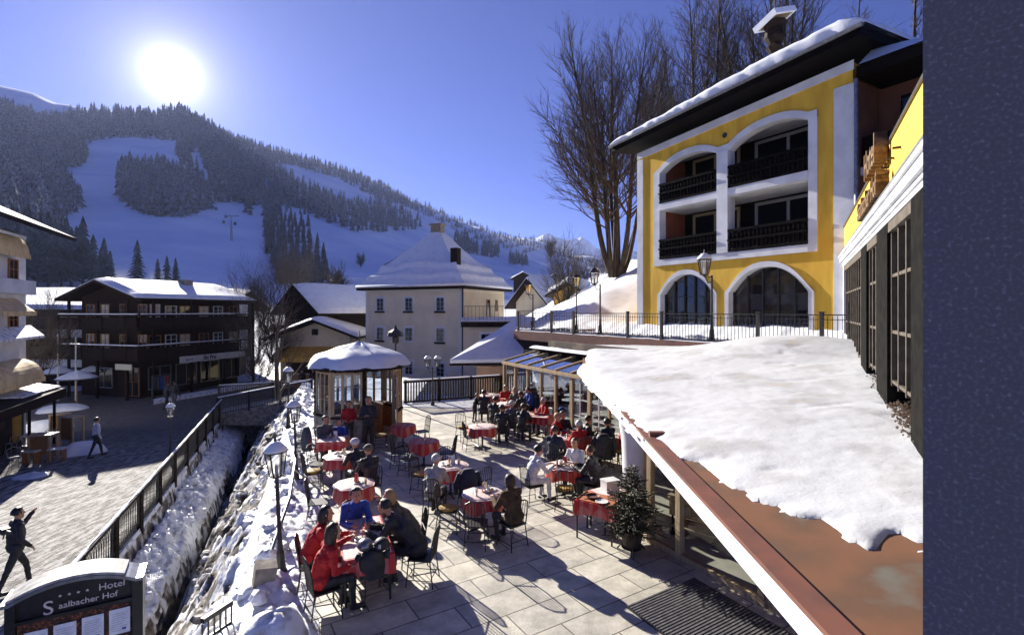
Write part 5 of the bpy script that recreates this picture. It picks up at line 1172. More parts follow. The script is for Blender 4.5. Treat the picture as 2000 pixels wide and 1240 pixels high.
# potted fir on the terrace
def fir(name, label, base, h, w_, seed):
    rs = random.Random(seed); r = thing(name, label, 'fir', base, 0); m = MB(); t = MB()
    t.tube([(0,0,.0),(0,0,h)], [.035,.006], 6); t.build('trunk', bark, r)
    for k in range(330):
        f = rs.random()**1.25; z = .22+f*(h-.25); a = rs.random()*6.283; L = w_*(1-f)**.75*rs.uniform(.6, 1.12)*(1 if f > .12 else .75)+.04; d = Vector((math.cos(a), math.sin(a), rs.uniform(-.25, .35)))
        n = max(2, int(L/.045)); 
        for i in range(n):
            q = Vector((0,0,z))+d*L*(i+1)/n
            for s_ in range(3):
                b_ = rs.random()*6.283; e_ = (d*.8+Vector((math.cos(b_), math.sin(b_), rs.uniform(-.5,.6)))*.8).normalized()*rs.uniform(.05,.085); o_ = e_.orthogonal().normalized()*.009
                m.add([q-o_, q+o_, q+e_], [(0,1,2)])
        m.tube([(0,0,z), Vector((0,0,z))+d*L], .006, 3, False)
    m.build('crown', M('fir_needles', (.035,.042,.018), (.09,.075,.035), scale=5, rough=.7), r)
    pt = MB().lathe([(.16,0),(.22,.30),(.24,.32),(.20,.33)], (0,0,0), 18).build('pot', M('dark_pot', (.05,.03,.02)), r); return r
ft = fir('potted_fir', 'bushy dark potted fir at the corner of the glazed lobby', (2.28,9.75,.12), 1.55, .62, 5)
st3 = MB()
for a in range(3): q = a*2.09+.4; st3.tube([(.17*math.cos(q),.17*math.sin(q),.05),(.30*math.cos(q),.30*math.sin(q),-.12)], .015, 5)
st3.lathe([(.2,-.02),(.2,.0)], (0,0,0), 14).build('stand', black_m, ft)
# ski lift on the far slope
def lift():
    b = hill_pt(452, 470); r = thing('lift_pylon', 'slim grey chairlift pylon with a crossarm on the piste', 'pylon', b); MB().tube([(0,0,0),(0,0,20)], [.9,.5], 6).build('mast', grey_m, r); MB().bar((-5,0,20),(6,0,20),.9,.9).build('crossarm', grey_m, r)
    g0 = None
    for i, (px, py) in enumerate([(441,423),(437,434),(459,437),(456,452),(486,483),(485,496),(422,408),(432,452)]):
        p = at(px, py, 470)
        c = thing('gondola', 'small dark gondola cabin hanging above the piste', 'gondola', p, .4, 'gondolas of the ski lift')
        if g0 is None: g0 = (MB().box(-1.1,1.1,-1,1,-1.2,1.1).build('cabin', black_m, c), MB().tube([(0,0,1.1),(0,0,3.2)], .15, 4).build('hanger', black_m, c))
        else:
            for q in g0: d = q.copy(); COL.objects.link(d); d.parent = c
lift()
# flagpoles
fp = gp(117, 745, SZ); 
for k, (px, h) in enumerate([(113,4.6),(148,4.4)]):
    p = at(px, 728, 36); r = thing('flagpole', ('left' if k == 0 else 'right')+' of two white flagpoles before the low chalet', 'flagpole', (p.x, p.y, SZ)); MB().tube([(0,0,0),(0,0,h)], [.06,.04], 8).build('pole', signw, r); MB().ell((0,0,h),(.07,.07,.07),8,6).build('knob', signw, r)
# ------------------------------------------------------------------ furniture of the terrace
chair_seat = M('chair_cushion', (.50,.31,.05), (.38,.22,.04), scale=12, rough=.7)
def make_chair(cush):
    r = thing('cafe_chair', 'black iron cafe chair', 'chair')
    MB().box(-.20,.20,-.20,.20,.43,.455).build('seat', black_m, r)
    if cush:
        n = 20; mb = MB(); mb.lathe([(.18,.456),(.205,.47),(.205,.49),(.17,.505)], (0,0,0), n, .1); mb.build('cushion', chair_seat, r, smooth=True)
    for sx in (-1, 1):
        MB().tube([(sx*.18,-.18,.44),(sx*.21,-.22,0)], .011, 6).build('leg', black_m, r); MB().tube([(sx*.18,.18,.44),(sx*.21,.24,0)], .011, 6).build('leg', black_m, r)
    b = MB(); b.tube([(-.19,.19,.44),(-.20,.22,.7),(-.17,.26,.90),(-.08,.275,.95),(.08,.275,.95),(.17,.26,.90),(.20,.22,.7),(.19,.19,.44)], .013, 6)
    for k in range(5): x = -.12+k*.06; b.tube([(x,.195,.44),(x*1.05,.225,.7),(x,.272,.94)], .008, 4)
    b.tube([(-.20,.21,.62),(.20,.21,.62)], .010, 4); b.build('backrest', black_m, r)
    MB().tube([(-.19,-.19,.16),(.19,-.19,.16)], .008, 4).tube([(-.2,.21,.16),(.2,.21,.16)], .008, 4).tube([(-.2,-.2,.12),(-.2,.22,.12)], .008, 4).tube([(.2,-.2,.12),(.2,.22,.12)], .008, 4).build('stretcher', black_m, r)
    return r
CH = [make_chair(False), make_chair(True)]; used = [0, 0]
def chair(x, y, tx, ty, label, cush=0, group='cafe chairs of the terrace', jit=8):
    rz = math.atan2(tx-x, -(ty-y))+R(rnd(-jit, jit))      # local -y faces the table
    if not used[cush]:
        used[cush] = 1; r = CH[cush]; r.location = (x, y, .002); r.rotation_euler = (0,0,rz); r['label'] = label; r['group'] = group
    else: r = dup(CH[cush], (x, y, .002), rz, label, group)
    return r
def cloth_round(r, drop, m, seed, z=.76):
    n = 48; pts = []; rings = [(0,0),(.5,0),(.97,0),(1.0,-.012),(1.03,-drop*.4),(1.07,-drop*.8),(1.08,-drop)]
    mb = MB()
    for k, (f, dz) in enumerate(rings):
        for i in range(n):
            a = 2*math.pi*i/n; wv = (math.sin(a*7+seed)*.6+math.sin(a*11+seed*2)*.4)*.05*(k/6)**1.5*(k > 2); dr = 1+.18*math.cos(a*4+seed)*(k > 4)
            pts.append((r*(f+wv)*math.cos(a), r*(f+wv)*math.sin(a), z+dz*dr))
    mb.add(pts, [(j*n+i, j*n+(i+1) % n, (j+1)*n+(i+1) % n, (j+1)*n+i) for j in range(6) for i in range(n)]); return mb
def cloth_rect(a, b, drop, seed, z=.76):
    P = []; nx = 14
    def ring(sc_, dz, amp):
        out_ = []
        for s_, (p, q) in enumerate((((-a,-b),(a,-b)),((a,-b),(a,b)),((a,b),(-a,b)),((-a,b),(-a,-b)))):
            for i in range(nx):
                t = i/nx; x = lerp(p[0], q[0], t)*sc_; y = lerp(p[1], q[1], t)*sc_; w_ = 1+amp*math.sin((s_*nx+i)*1.1+seed); out_.append((x*w_, y*w_, z+dz*(1+.12*math.cos(t*6.28))))
        return out_
    n = 4*nx; mb = MB(); pts = [(0,0,z)]*n+ring(.98,0,0)+ring(1.0,-.01,0)+ring(1.04,-drop*.5,.02)+ring(1.07,-drop,.035)
    mb.add(pts, [(j*n+i, j*n+(i+1) % n, (j+1)*n+(i+1) % n, (j+1)*n+i) for j in range(4) for i in range(n)]); return mb
glass_m = glass_mat('tumbler_glass', (.9,.9,.88), .3); china = M('china', (.72,.72,.70), rough=.25, c2=None); amber = M('beer', (.55,.25,.03), rough=.2); redm = M('red_paint', (.5,.03,.02), rough=.4)
def items(c, desc, n, seed, R_=.28, menu=True, z=.765):
    rs = random.Random(seed)
    for k in range(n):
        a = rs.random()*6.283; q = R_*math.sqrt(rs.random()); p = (c[0]+q*math.cos(a), c[1]+q*math.sin(a), z); t = k % 4
        if t == 0:
            o = thing('drink_glass', f'drink glass on {desc}', 'glass', p, 0, f'drink glasses on {desc}'); MB().lathe([(.026,0),(.034,.14),(.031,.14),(.024,.01)], (0,0,0), 10).build('tumbler', glass_m, o); MB().lathe([(.022,.01),(.029,.10)], (0,0,0), 10).build('drink', amber, o)
        elif t == 1:
            o = thing('plate', f'white plate on {desc}', 'plate', p, 0, f'white plates on {desc}'); MB().lathe([(.06,0),(.12,.018),(.118,.022),(.07,.008),(.0,.006)], (0,0,0), 20).build('dish', china, o, smooth=True); MB().ell((0,0,.02),(.05,.04,.02),8,5).build('food', M('food', (.30,.14,.04), (.4,.25,.08), scale=30), o)
        elif t == 2:
            o = thing('coffee_cup', f'white coffee cup on {desc}', 'cup', p, 0, f'coffee cups on {desc}'); MB().lathe([(.03,0),(.075,.012),(.07,.014),(.028,.008)], (0,0,0), 16).build('saucer', china, o); MB().lathe([(.022,.012),(.04,.06),(.042,.07),(.036,.066),(.0,.03)], (0,0,0), 12).build('cup', china, o)
        else:
            o = thing('glass_jug', f'small jug on {desc}', 'jug', p, 0, f'jugs on {desc}'); MB().lathe([(.04,0),(.045,.08),(.03,.14),(.036,.17),(.03,.165)], (0,0,0), 12).build('body', glass_m, o); MB().lathe([(.035,.01),(.04,.08)], (0,0,0), 12).build('drink', redm if seed % 2 else amber, o)
    if menu:
        o = thing('menu_card', f'folded menu card standing on {desc}', 'menu', (c[0]+.05, c[1]+.08, z), rs.random()*3)
        MB().slab([(-.055,0,0),(.055,0,0),(.055,.03,.20),(-.055,.03,.20)], (0,-1,0), .003).build('front_page', paper, o); MB().slab([(-.055,.06,0),(.055,.06,0),(.055,.032,.20),(-.055,.032,.20)], (0,1,0), .003).build('back_page', redm, o)
def round_table(px, py, r, desc, seed, n=3, pale=True, drop=.28, menu=True):
    c = G(px, py, .76); t = thing('round_table', f'round pedestal table under {desc}', 'table', (c.x, c.y, .002), 0)
    MB().lathe([(r*.97,.73),(r*.97,.752)], (0,0,0), 28).build('tabletop', wood_l, t); MB().lathe([(.03,.02),(.03,.73)], (0,0,0), 10).build('leg', black_m, t)
    mb = MB()
    for k in range(4): a = k*1.571+.4; mb.tube([(0,0,.06),(.30*math.cos(a),.30*math.sin(a),.015)], .018, 6)
    mb.build('foot', black_m, t)
    o = cloth_round(r, drop, plaid, seed).build('tablecloth', plaid, smooth=True); o.location = (c.x, c.y, .004); tag(o, desc, 'tablecloth')
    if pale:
        q = cloth_round(r*.985, .012, plaid, seed, .7625).build('glare_sheet', glare_cloth, o, smooth=True)  # added thin sheet carrying the painted glare of the round top
    if n or menu: items(c, desc, n, seed, r*.7, menu, .77)
    return c
def rect_table(c, a, b, rz, desc, seed, n=3, pale=True, drop=.26, menu=True, wood=None):
    t = thing('square_table', f'four legged table under {desc}', 'table', (c[0], c[1], .002), rz)
    MB().box(-a*.97,a*.97,-b*.97,b*.97,.72,.752).build('tabletop', wood_l, t)
    for sx in (-1,1):
        for sy in (-1,1): MB().tube([(sx*a*.85,sy*b*.88,0),(sx*a*.85,sy*b*.88,.72)], .02, 6).build('leg', black_m, t)
    o = cloth_rect(a, b, drop, seed).build('tablecloth', plaid, smooth=False); o.location = (c[0], c[1], .004); o.rotation_euler = (0,0,rz); tag(o, desc, 'tablecloth')
    if pale: MB().box(-a*.9,a*.9,-b*.93,b*.93,.7605,.7635).build('glare_sheet', glare_cloth, o)  # added sheet, its pale colour paints sunlight on the cloth
    items(c, desc, n, seed, min(a, b)*.8, menu, .77); return c
T1 = (-2.53, 8.72)
rect_table(T1, .40, .82, R(22), 'long red plaid cloth of the red coated guests', 1, 3)
D2 = 'pale topped round red cloth behind the blue jacketed guest'; c2 = round_table(692, 944, .42, D2, 2, 2)
D3 = 'pale round red cloth before the guest in the peaked cap'; c3 = round_table(667, 889, .43, D3, 3, 5, menu=False)
c4 = G(650, 857, .76); D4 = 'square pale topped cloth nearest the gazebo steps'; rect_table(c4, .42, .38, R(8), D4, 4, 2)
D5 = 'red plaid cloth in the gazebo shadow beside the open door'; c5 = round_table(787, 830, .42, D5, 5, 1, pale=False, menu=False)
D6 = 'draped red plaid cloth in the middle of the gazebo shadow'; c6 = round_table(828, 861, .44, D6, 6, 1, pale=False)
D7 = 'red cloth before the guest in the pale woollen jumper'; c7 = round_table(880, 908, .42, D7, 7, 5)
D8 = 'pale round cloth beside the guest in the brown fur coat'; c8 = round_table(943, 963, .42, D8, 8, 5)
D9 = 'pale and red round cloth standing alone between empty chairs'; c9 = round_table(942, 832, .44, D9, 9, 1, menu=False)
D10 = 'round red cloth laid with food between the two white jumpers'; c10 = round_table(1101, 909, .42, D10, 10, 7)
c11 = G(1045, 810, .76); D11 = 'pale draped cloth of the lone red guest'; rect_table(c11, .6, .42, R(-20), D11, 11, 4)
D12 = 'crowded red cloth behind the white jumpered guest'; c12 = round_table(1112, 852, .45, D12, 12, 5)
c13 = G(1166, 849, .76); D13 = 'long pale and red cloth along the conservatory bars'; rect_table(c13, .75, .40, R(-14), D13, 13, 6)
D15 = 'round cloth among the dark group at the far fence'; c15 = round_table(992, 788, .45, D15, 15, 4)
D16 = 'small red and white cloth beside the child in black'; c16 = round_table(957, 771, .45, D16, 16, 2, menu=False)
c14 = G(1170, 975, .76); st_o = rect_table(c14, .30, .42, R(58), 'red cloth on the serving table beside the potted fir', 14, 0, pale=False, menu=False)
o = thing('serving_tray', 'orange wooden tray on the serving table', 'tray', (c14.x, c14.y, .768), R(58)); MB().box(-.26,.26,-.38,.38,0,.012).build('base', M('orange_wood', (.42,.13,.05)), o); MB().box(-.26,.26,-.38,-.37,.012,.03).box(-.26,.26,.37,.38,.012,.03).build('rim', wood_m, o)
o = thing('pan', 'round dark pan on the orange serving tray', 'pan', (c14.x-.12, c14.y+.05, .782)); MB().lathe([(.12,0),(.15,.04),(.145,.045),(.11,.01)], (0,0,0), 20).build('bowl', M('pan_brown', (.12,.03,.02)), o); MB().tube([(-.14,0,.04),(-.26,.03,.05)], .012, 6).build('handle', black_m, o)
o = thing('plate', 'white oval plate on the orange serving tray', 'plate', (c14.x+.02, c14.y-.20, .782)); MB().lathe([(.07,0),(.13,.02),(.12,.022),(.07,.01)], (0,0,0), 20).build('dish', china, o)
o = thing('white_box', 'white lidded box at the foot of the white column', 'box', G(1195,965,.76)+Vector((0,.2,0)), .4); MB().box(-.16,.16,-.12,.12,-.02,.22).build('body', china, o); MB().box(-.17,.17,-.13,.13,.22,.25).build('lid', white_lacq, o)
rect_table((G(1195,965,.76).x+.02, G(1195,965,.76).y+.25), .42, .25, R(32), 'small wooden side table cloth behind the serving table', 24, 0, pale=True, menu=False)
# empty chairs
for x, y, c, cu, lb in [
    (G(905,838,.4).x, G(905,838,.4).y, c9, 1, 'empty black chair left of the lone round table'), (G(920,856,.4).x, G(920,856,.4).y, c9, 0, 'empty black chair in front of the lone round table'), (c9.x+.55, c9.y+.45, c9, 0, 'empty black chair behind the lone round table'),
    (c8.x-.72, c8.y-.05, c8, 1, 'yellow cushioned chair left of the fur coated guest table'), (c8.x-.08, c8.y-.74, c8, 0, 'empty spindle back chair in front of the fur coated guest table'), (c8.x-.35, c8.y+.70, c8, 0, 'chair behind the fur coated guest table holding a blue jacket'),
    (c10.x-.05, c10.y-.78, c10, 1, 'yellow cushioned chair in front of the food laden round table'), (c7.x-.75, c7.y+.25, c7, 1, 'yellow cushioned chair left of the jumpered guest'), (c7.x+.75, c7.y-.6, c7, 1, 'yellow cushioned chair right of the jumpered guest'), (c7.x-.2, c7.y+.75, c7, 0, 'empty chair behind the table of the jumpered guest'),
    (c6.x-.70, c6.y-.05, c6, 0, 'empty chair left of the draped table in the gazebo shadow'), (c6.x-.3, c6.y-.68, c6, 0, 'empty chair in front of the draped table in the gazebo shadow'), (c6.x+.7, c6.y-.1, c6, 0, 'empty chair right of the draped table in the gazebo shadow'),
    (c5.x-.7, c5.y-.2, c5, 1, 'empty chair left of the table by the gazebo door'), (c5.x+.55, c5.y+.45, c5, 0, 'empty chair right of the table by the gazebo door'),
    (c2.x-.70, c2.y-.25, c2, 0, 'empty chair at the snow bank beside the pale round table'), (c3.x-.60, c3.y-.42, c3, 1, 'yellow cushioned chair left of the table of the capped guest'), (c3.x-.72, c3.y+.30, c3, 0, 'empty chair left of the capped guest table near the snow'),
    (c4.x-.80, c4.y+.05, c4, 0, 'chair draped with a grey coat left of the square table'), (c13.x+.85, c13.y-.1, c13, 1, 'yellow cushioned chair near the white column behind the long cloth'), (c13.x+.55, c13.y-.72, c13, 1, 'yellow cushioned chair in front of the long cloth'), (c11.x-.9, c11.y+.1, c11, 0, 'empty chair left of the lone red guest table'),
    (G(727,1110,.45).x, G(727,1110,.45).y, T1, 0, 'chair at the near end of the long table holding backpacks'), (c15.x+.9, c15.y+.2, c15, 0, 'chair at the far group beside the conservatory corner'), (c16.x+.2, c16.y-.7, c16, 0, 'empty chair in front of the child in black table')]:
    chair(x, y, c[0], c[1], lb, cu)
# ------------------------------------------------------------------ people
DIRS = {}
def cm(name, c, c2=None, rough=.8, bump=.006): return M('cloth_'+name, c, c2 or tuple(q*.7 for q in c), scale=9, rough=rough, bump=bump, bscale=14)
black_c = cm('black', (.010,.010,.012), (.022,.022,.026), .6); red_cl = cm('red', (.48,.012,.012), (.36,.01,.012)); blue_c = cm('blue', (.03,.085,.42), (.02,.06,.30)); navy = cm('navy', (.015,.022,.05)); white_c = cm('white', (.62,.63,.66), (.52,.53,.57)); beige = cm('beige', (.45,.43,.38)); grey_c = cm('grey', (.10,.105,.12)); fur = cm('fur', (.055,.032,.016), (.11,.065,.03), .95, .02); jeans = cm('jeans', (.03,.045,.09)); khaki = cm('khaki', (.12,.10,.07)); brownh = M('hair_brown', (.05,.028,.014), (.03,.016,.009), scale=30, rough=.6, bump=.01, bscale=60); blackh = M('hair_black', (.008,.007,.007), (.015,.013,.012), scale=30, rough=.5, bump=.01, bscale=60); blond = M('hair_blond', (.42,.28,.13), (.30,.19,.08), scale=30, rough=.6, bump=.01, bscale=60); whiteh = M('hair_white', (.55,.53,.50), (.42,.40,.37), scale=30, rough=.6, bump=.01, bscale=60)
eye_m = M('eye', (.01,.01,.01), rough=.2); lip = M('lips', (.32,.09,.07), rough=.5)
def person(label, x, y, face, pose='sit', top=black_c, legs=black_c, hair=blackh, hairlen=0, hat=None, s=1.0, lean=.12, z=.002, arms='table', puff=1.0, group=None, turn=0, bag=False, near=False):
    # local frame: looks towards -y
    T = []           # (p0, p1, r0, r1, region)  0 top 1 legs 2 skin 3 shoe
    V = Vector; L = lean
    if pose == 'sit':
        hipz = .56; hp = V((0,.06,hipz)); ch = V((0,.04-L*.55,.86)); nk = V((0,.02-L*.95,1.08)); hd = V((0,-.01-L*1.25,1.245)); 
        legs_j = [(V((sx*.095,.04,hipz-.01)), V((sx*.13,-.38,.53)), V((sx*.12,-.36+.05*sx,.10)), V((sx*.13,-.52+.05*sx,.05))) for sx in (-1,1)]
    else:
        hipz = .93; st = .18 if pose == 'walk' else .03; hp = V((0,0,hipz)); ch = V((0,-L*.3,1.25)); nk = V((0,-L*.6,1.49)); hd = V((0,-.02-L*.8,1.655))
        legs_j = [(V((sx*.09,0,hipz-.03)), V((sx*.10,-.02-sx*st,.50)), V((sx*.10,.03-sx*st*1.6,.10)), V((sx*.11,-.13-sx*st*1.6,.05))) for sx in (-1,1)]
    w_ = .175; u = (nk-hp).normalized()
    sh = [nk+V((sx*w_,.005,-.075)) for sx in (-1,1)]
    P = puff
    T += [(hp+V((-.05,0,.02)), hp+V((.05,0,.02)), .135*P, .135*P, 0 if pose == 'sit' else 1), (hp+V((0,0,.06)), ch, .135*P, .15*P, 0), (ch+V((-.06,0,0)), ch+V((.06,0,0)), .125*P, .125*P, 0), (ch, nk-V((0,0,.09)), .145*P, .115*P, 0), (sh[0], sh[1], .075*P, .075*P, 0), (nk-V((0,0,.08)), nk+V((0,0,.02)), .075, .062, 0), (nk, hd-V((0,0,.04)), .052, .052, 2)]
    T += [(hd+V((0,.012,.03)), hd+V((0,.0,-.01)), .098, .092, 2), (hd+V((0,-.02,-.03)), hd+V((0,-.045,-.085)), .070, .046, 2), (hd+V((0,-.09,.0)), hd+V((0,-.112,-.022)), .012, .016, 2)]
    for sx in (-1,1): T.append((hd+V((sx*.092,.01,-.01)), hd+V((sx*.094,.015,.015)), .018, .02, 2))
    for k, (h_, kn, an, to) in enumerate(legs_j):
        T += [(h_, kn, .092 if pose == 'sit' else .095, .062, 1), (kn, an, .060, .045, 1), (an-V((0,-.02,.03)), to, .046, .040, 3)]
    hands = []
    for k, sx in enumerate((-1,1)):
        s0 = sh[k]
        if arms == 'table': el = s0+V((sx*.07,-.14,-.24)); ha = V((sx*.11, s0.y-.42, .83 if pose == 'sit' else 1.05))
        elif arms == 'down': el = s0+V((sx*.07,.03,-.28)); ha = el+V((sx*.01,-.10,-.25))
        elif arms == 'lap': el = s0+V((sx*.08,.0,-.27)); ha = el+V((-sx*.12,-.24,-.03))
        elif arms == 'front': el = s0+V((sx*.08,-.03,-.27)); ha = V((sx*.05, s0.y-.24, s0.z-.20))
        elif arms == 'drink':
            el = s0+V((sx*.09,-.16,-.20)); ha = hd+V((sx*.03,-.17,-.05)) if k == 0 else V((sx*.12, s0.y-.38, .83))
        elif arms == 'carry':
            el = s0+V((sx*.12,-.20,-.10)); ha = s0+V((sx*.12+.10,-.38,.06)) if k == 1 else s0+V((-.14,-.12,-.42))
            if k == 0: el = s0+V((-.12,.02,-.26))
        T += [(s0, el, .062*P, .050*P, 0), (el, ha, .050*P, .038*P, 0)]; d = (ha-el).normalized(); hands.append((ha, d, sx)); T.append((ha, ha+d*.075, .030, .026, 2))
    if top is fur or pose == 'coat': pass
    mb = MB()
    for (a, b, r0, r1, g_) in T:
        d = (b-a); Ld = max(d.length, .001); dn = d/Ld if d.length > 1e-5 else V((0,0,1)); n = 5; pts = [a-dn*r0*math.cos(math.pi/2*i/3) for i in range(3)]+[a, b]+[b+dn*r1*math.sin(math.pi/2*i/3) for i in (1,2,3)]
        rs_ = [max(.002, r0*math.sin(math.pi/2*i/3)) for i in range(3)]+[r0, r1]+[max(.002, r1*math.cos(math.pi/2*i/3)) for i in (1,2,3)]
        mb.tube(pts, rs_, 12)
    me = bpy.data.meshes.new('tmp'); me.from_pydata(mb.v, [], mb.f); ob = bpy.data.objects.new('tmp', me); COL.objects.link(ob)
    md = ob.modifiers.new('r', 'REMESH'); md.mode = 'VOXEL'; md.voxel_size = .0125 if near else .02; sm = ob.modifiers.new('s', 'SMOOTH'); sm.factor = .5; sm.iterations = 2 if near else 1
    dg = bpy.context.evaluated_depsgraph_get(); dg.update(); m2 = bpy.data.meshes.new_from_object(ob.evaluated_get(dg)); bpy.data.objects.remove(ob)
    # folds in the clothes and a material per region
    nv = len(m2.vertices); co = np.empty(nv*3); m2.vertices.foreach_get('co', co); co = co.reshape(-1, 3)
    A = np.array([tuple(t[0]) for t in T]); B = np.array([tuple(t[1]) for t in T]); R0 = np.array([t[2] for t in T]); R1 = np.array([t[3] for t in T]); RG = np.array([t[4] for t in T])
    def region(p):
        d = p[:, None, :]-A[None]; ab = (B-A)[None]; t = np.clip((d*ab).sum(2)/((ab**2).sum(2)+1e-9), 0, 1); q = np.sqrt(((d-ab*t[..., None])**2).sum(2))-(R0+(R1-R0)*t); return q.argmin(1)
    rg = RG[region(co)]; no = np.empty(nv*3); m2.vertices.foreach_get('normal', no); no = no.reshape(-1, 3)
    sd_ = hash(label) % 97 if False else sum(ord(c_) for c_ in label) % 97
    for i in range(nv):
        if rg[i] < 2: co[i] += no[i]*.009*noise.noise(Vector(co[i])*14+Vector((sd_,0,0)))+no[i]*.006*noise.noise(Vector(co[i])*33)
    m2.vertices.foreach_set('co', co.ravel()); npoly = len(m2.polygons); cen = np.empty(npoly*3); m2.polygons.foreach_get('center', cen); cr_ = RG[region(cen.reshape(-1, 3))]
    vv = [tuple(q) for q in co]; ff = [tuple(p.vertices) for p in m2.polygons]; bpy.data.meshes.remove(m2)
    F = MB(); F.v = vv; F.f = ff; F.mi = [int(q) for q in cr_]; F.cm = 2
    for ha, d, sx in hands:      # fingers and thumb
        sd2 = d.cross(V((0,0,1))); sd2 = sd2.normalized() if sd2.length > .1 else V((1,0,0)); dn = sd2.cross(d).normalized()*(-1 if sd2.cross(d).z > 0 else 1)
        for q, ln in enumerate((.062,.072,.067,.052)):
            o_ = ha+d*.085+sd2*(q-1.5)*.018; F.tube([o_-d*.02, o_+d*ln*.45+dn*.004, o_+d*ln*.8+dn*.020, o_+d*ln*.9+dn*.036], [.0095,.009,.008,.006], 6)
        o_ = ha+d*.035-sd2*sx*.028; F.tube([o_, o_+d*.03-sd2*sx*.022, o_+d*.058-sd2*sx*.022+dn*.01], [.012,.010,.008], 6)
    F.cm = 4
    for sx in (-1,1): F.ell(tuple(hd+V((sx*.033,-.088,.018))), (.010,.007,.007), 8, 5)
    F.cm = 5; F.ell(tuple(hd+V((0,-.094,-.058))), (.022,.008,.006), 8, 4)
    r = thing('person', label, 'person', (x, y, z), face, group); r.scale = (s,)*3
    F.build('body', [top, legs, skin, black_c, eye_m, lip], r, smooth=True)
    h = MB(); n = 18; m_ = 12; pts = []
    if hat:
        hm = hat; h.ell(tuple(hd+V((0,.012,.058))), (.112,.120,.095), 18, 10)
        h2_ = MB(); h2_.lathe([(.106,.035),(.114,.045),(.114,.075),(.106,.08)], tuple(hd), 18)
        ho = h.build('hat', hm, r, smooth=True); h2_.build('hat_band', hm, ho, smooth=True)
        if hat is khaki or hat is grey_c: MB().slab([hd+V((-.075,-.09,.045)), hd+V((.075,-.09,.045)), hd+V((.055,-.18,.03)), hd+V((-.055,-.18,.03))], (0,0,1), .012).build('peak', hm, ho)
    g2 = MB()
    for j in range(m_+1):
        t = math.pi*j/m_
        for i in range(n):
            a = 2*math.pi*i/n; px_, py_, pz_ = math.sin(t)*math.cos(a), math.sin(t)*math.sin(a), math.cos(t); rr = 1.02+.14*noise.noise(Vector((px_*3.5+sd_, py_*3.5, pz_*3.5)))
            p = V((px_*.108*rr, py_*.115*rr+.018, pz_*.112*rr+.022)); 
            if py_ < -.35 and pz_ < .55: p = V((p.x*.8, p.y*.55, p.z*.8))         # keep the face clear
            if hairlen and pz_ < -.1 and py_ > -.35: p.z -= hairlen*min(1, (-pz_-.1)*2.2); p.y += hairlen*.15
            if not hairlen and pz_ < -.45: p = V((p.x*.6, p.y*.6, max(p.z, -.06)))
            g2.v.append(tuple(hd+p))
    g2.add([], []); g2.f = [(j*n+i, j*n+(i+1) % n, (j+1)*n+(i+1) % n, (j+1)*n+i) for j in range(m_) for i in range(n)]; g2.mi = [0]*len(g2.f)
    if not (hat and not hairlen): g2.build('hair', hair, r, smooth=True)
    cl = MB(); cl.lathe([(.070,-.01),(.078,.0),(.074,.045),(.062,.05)], tuple(nk+V((0,.002,-.03))), 16); cl.build('collar', top, r, smooth=True)
    return r
def fc(x, y, tx, ty): return math.atan2(tx-x, -(ty-y))
def seat_at(px, py, z=.95): q = G(px, py, z); return q.x, q.y
def sit(label, px, py, c, ch=1, chl=None, z=.95, **k):
    x, y = seat_at(px, py, z); f = fc(x, y, c[0], c[1])
    person(label, x, y, f, **k)
    if ch: chair(x, y+.0, c[0], c[1], chl or ('chair under the '+label[label.find(' ')+1:])[:80], k.get('cu', 0), jit=0)
    return x, y
P1 = sit('person in a long red coat with black hair seated left of the long table', 612, 1052, (-2.2,8.75), z=.85, top=red_cl, hair=blackh, hairlen=.10, lean=.16, near=True, puff=1.05, chl='chair under the black haired guest in the long red coat')
P2 = sit('person in a red jacket with a ponytail at the near left of the long table', 632, 1100, (-2.0,8.3), z=.80, top=red_cl, hair=brownh, hairlen=.14, lean=.12, near=True, puff=1.05, arms='lap', chl='chair under the ponytailed guest in the red jacket')
P3 = sit('person in a blue jacket at the far end of the long table looking down', 690, 985, (-2.5,8.6), z=.95, top=blue_c, hair=blackh, lean=.28, near=True, puff=1.12, chl='chair under the blue jacketed guest')
person('blond person drinking beside the black coated guest at the long table', -1.86, 9.35, fc(-1.86,9.35,-2.6,9.1), top=khaki, hair=blond, hairlen=.08, lean=.30, arms='drink', near=True); chair(-1.82, 9.37, -2.6, 9.1, 'chair under the blond drinking guest', jit=0)
person('person in a bulky black coat bent over the right side of the long table', -1.66, 8.72, fc(-1.66,8.72,-2.5,8.8), top=black_c, hair=blackh, lean=.42, near=True, puff=1.22); chair(-1.52, 8.68, -2.5, 8.8, 'chair under the guest in the bulky black coat', jit=0)
person('young person in a red jacket standing by the gazebo wall', -5.42, 17.0, R(15), 'stand', top=red_cl, hair=blackh, s=.90, arms='lap', puff=1.1, lean=.02)
person('waiter all in black standing in front of the gazebo', -4.62, 16.5, R(5), 'stand', top=black_c, hair=khaki, s=1.03, arms='front', puff=1.05, lean=.02)
sit('person in a grey and white jacket seated behind the square table', 634, 838, c4, z=.95, top=grey_c, hair=blackh, lean=.05, puff=1.1, chl='chair under the grey and white jacketed guest')
sit('person wrapped in a blue jacket next to the grey jacketed guest', 664, 843, c4, z=.8, top=blue_c, hair=blackh, lean=.1, s=.9, chl='chair under the blue wrapped guest behind the square table')
sit('person with a pale cap leaning at the round table left of the capped guest', 699, 893, c3, z=.95, top=black_c, hat=white_c, lean=.15, chl='chair under the pale capped guest')
sit('person in a black jacket and brown peaked cap seen from behind', 723, 905, c3, z=.95, top=black_c, legs=khaki, hat=khaki, hair=brownh, lean=.08, puff=1.12, near=True, chl='chair under the guest in the brown peaked cap')
sit('white haired person in a pale woollen jumper seen from behind', 848, 927, c7, z=.95, top=beige, hair=whiteh, lean=.12, legs=black_c, near=True, puff=1.08, chl='spindle back chair under the pale jumpered guest')
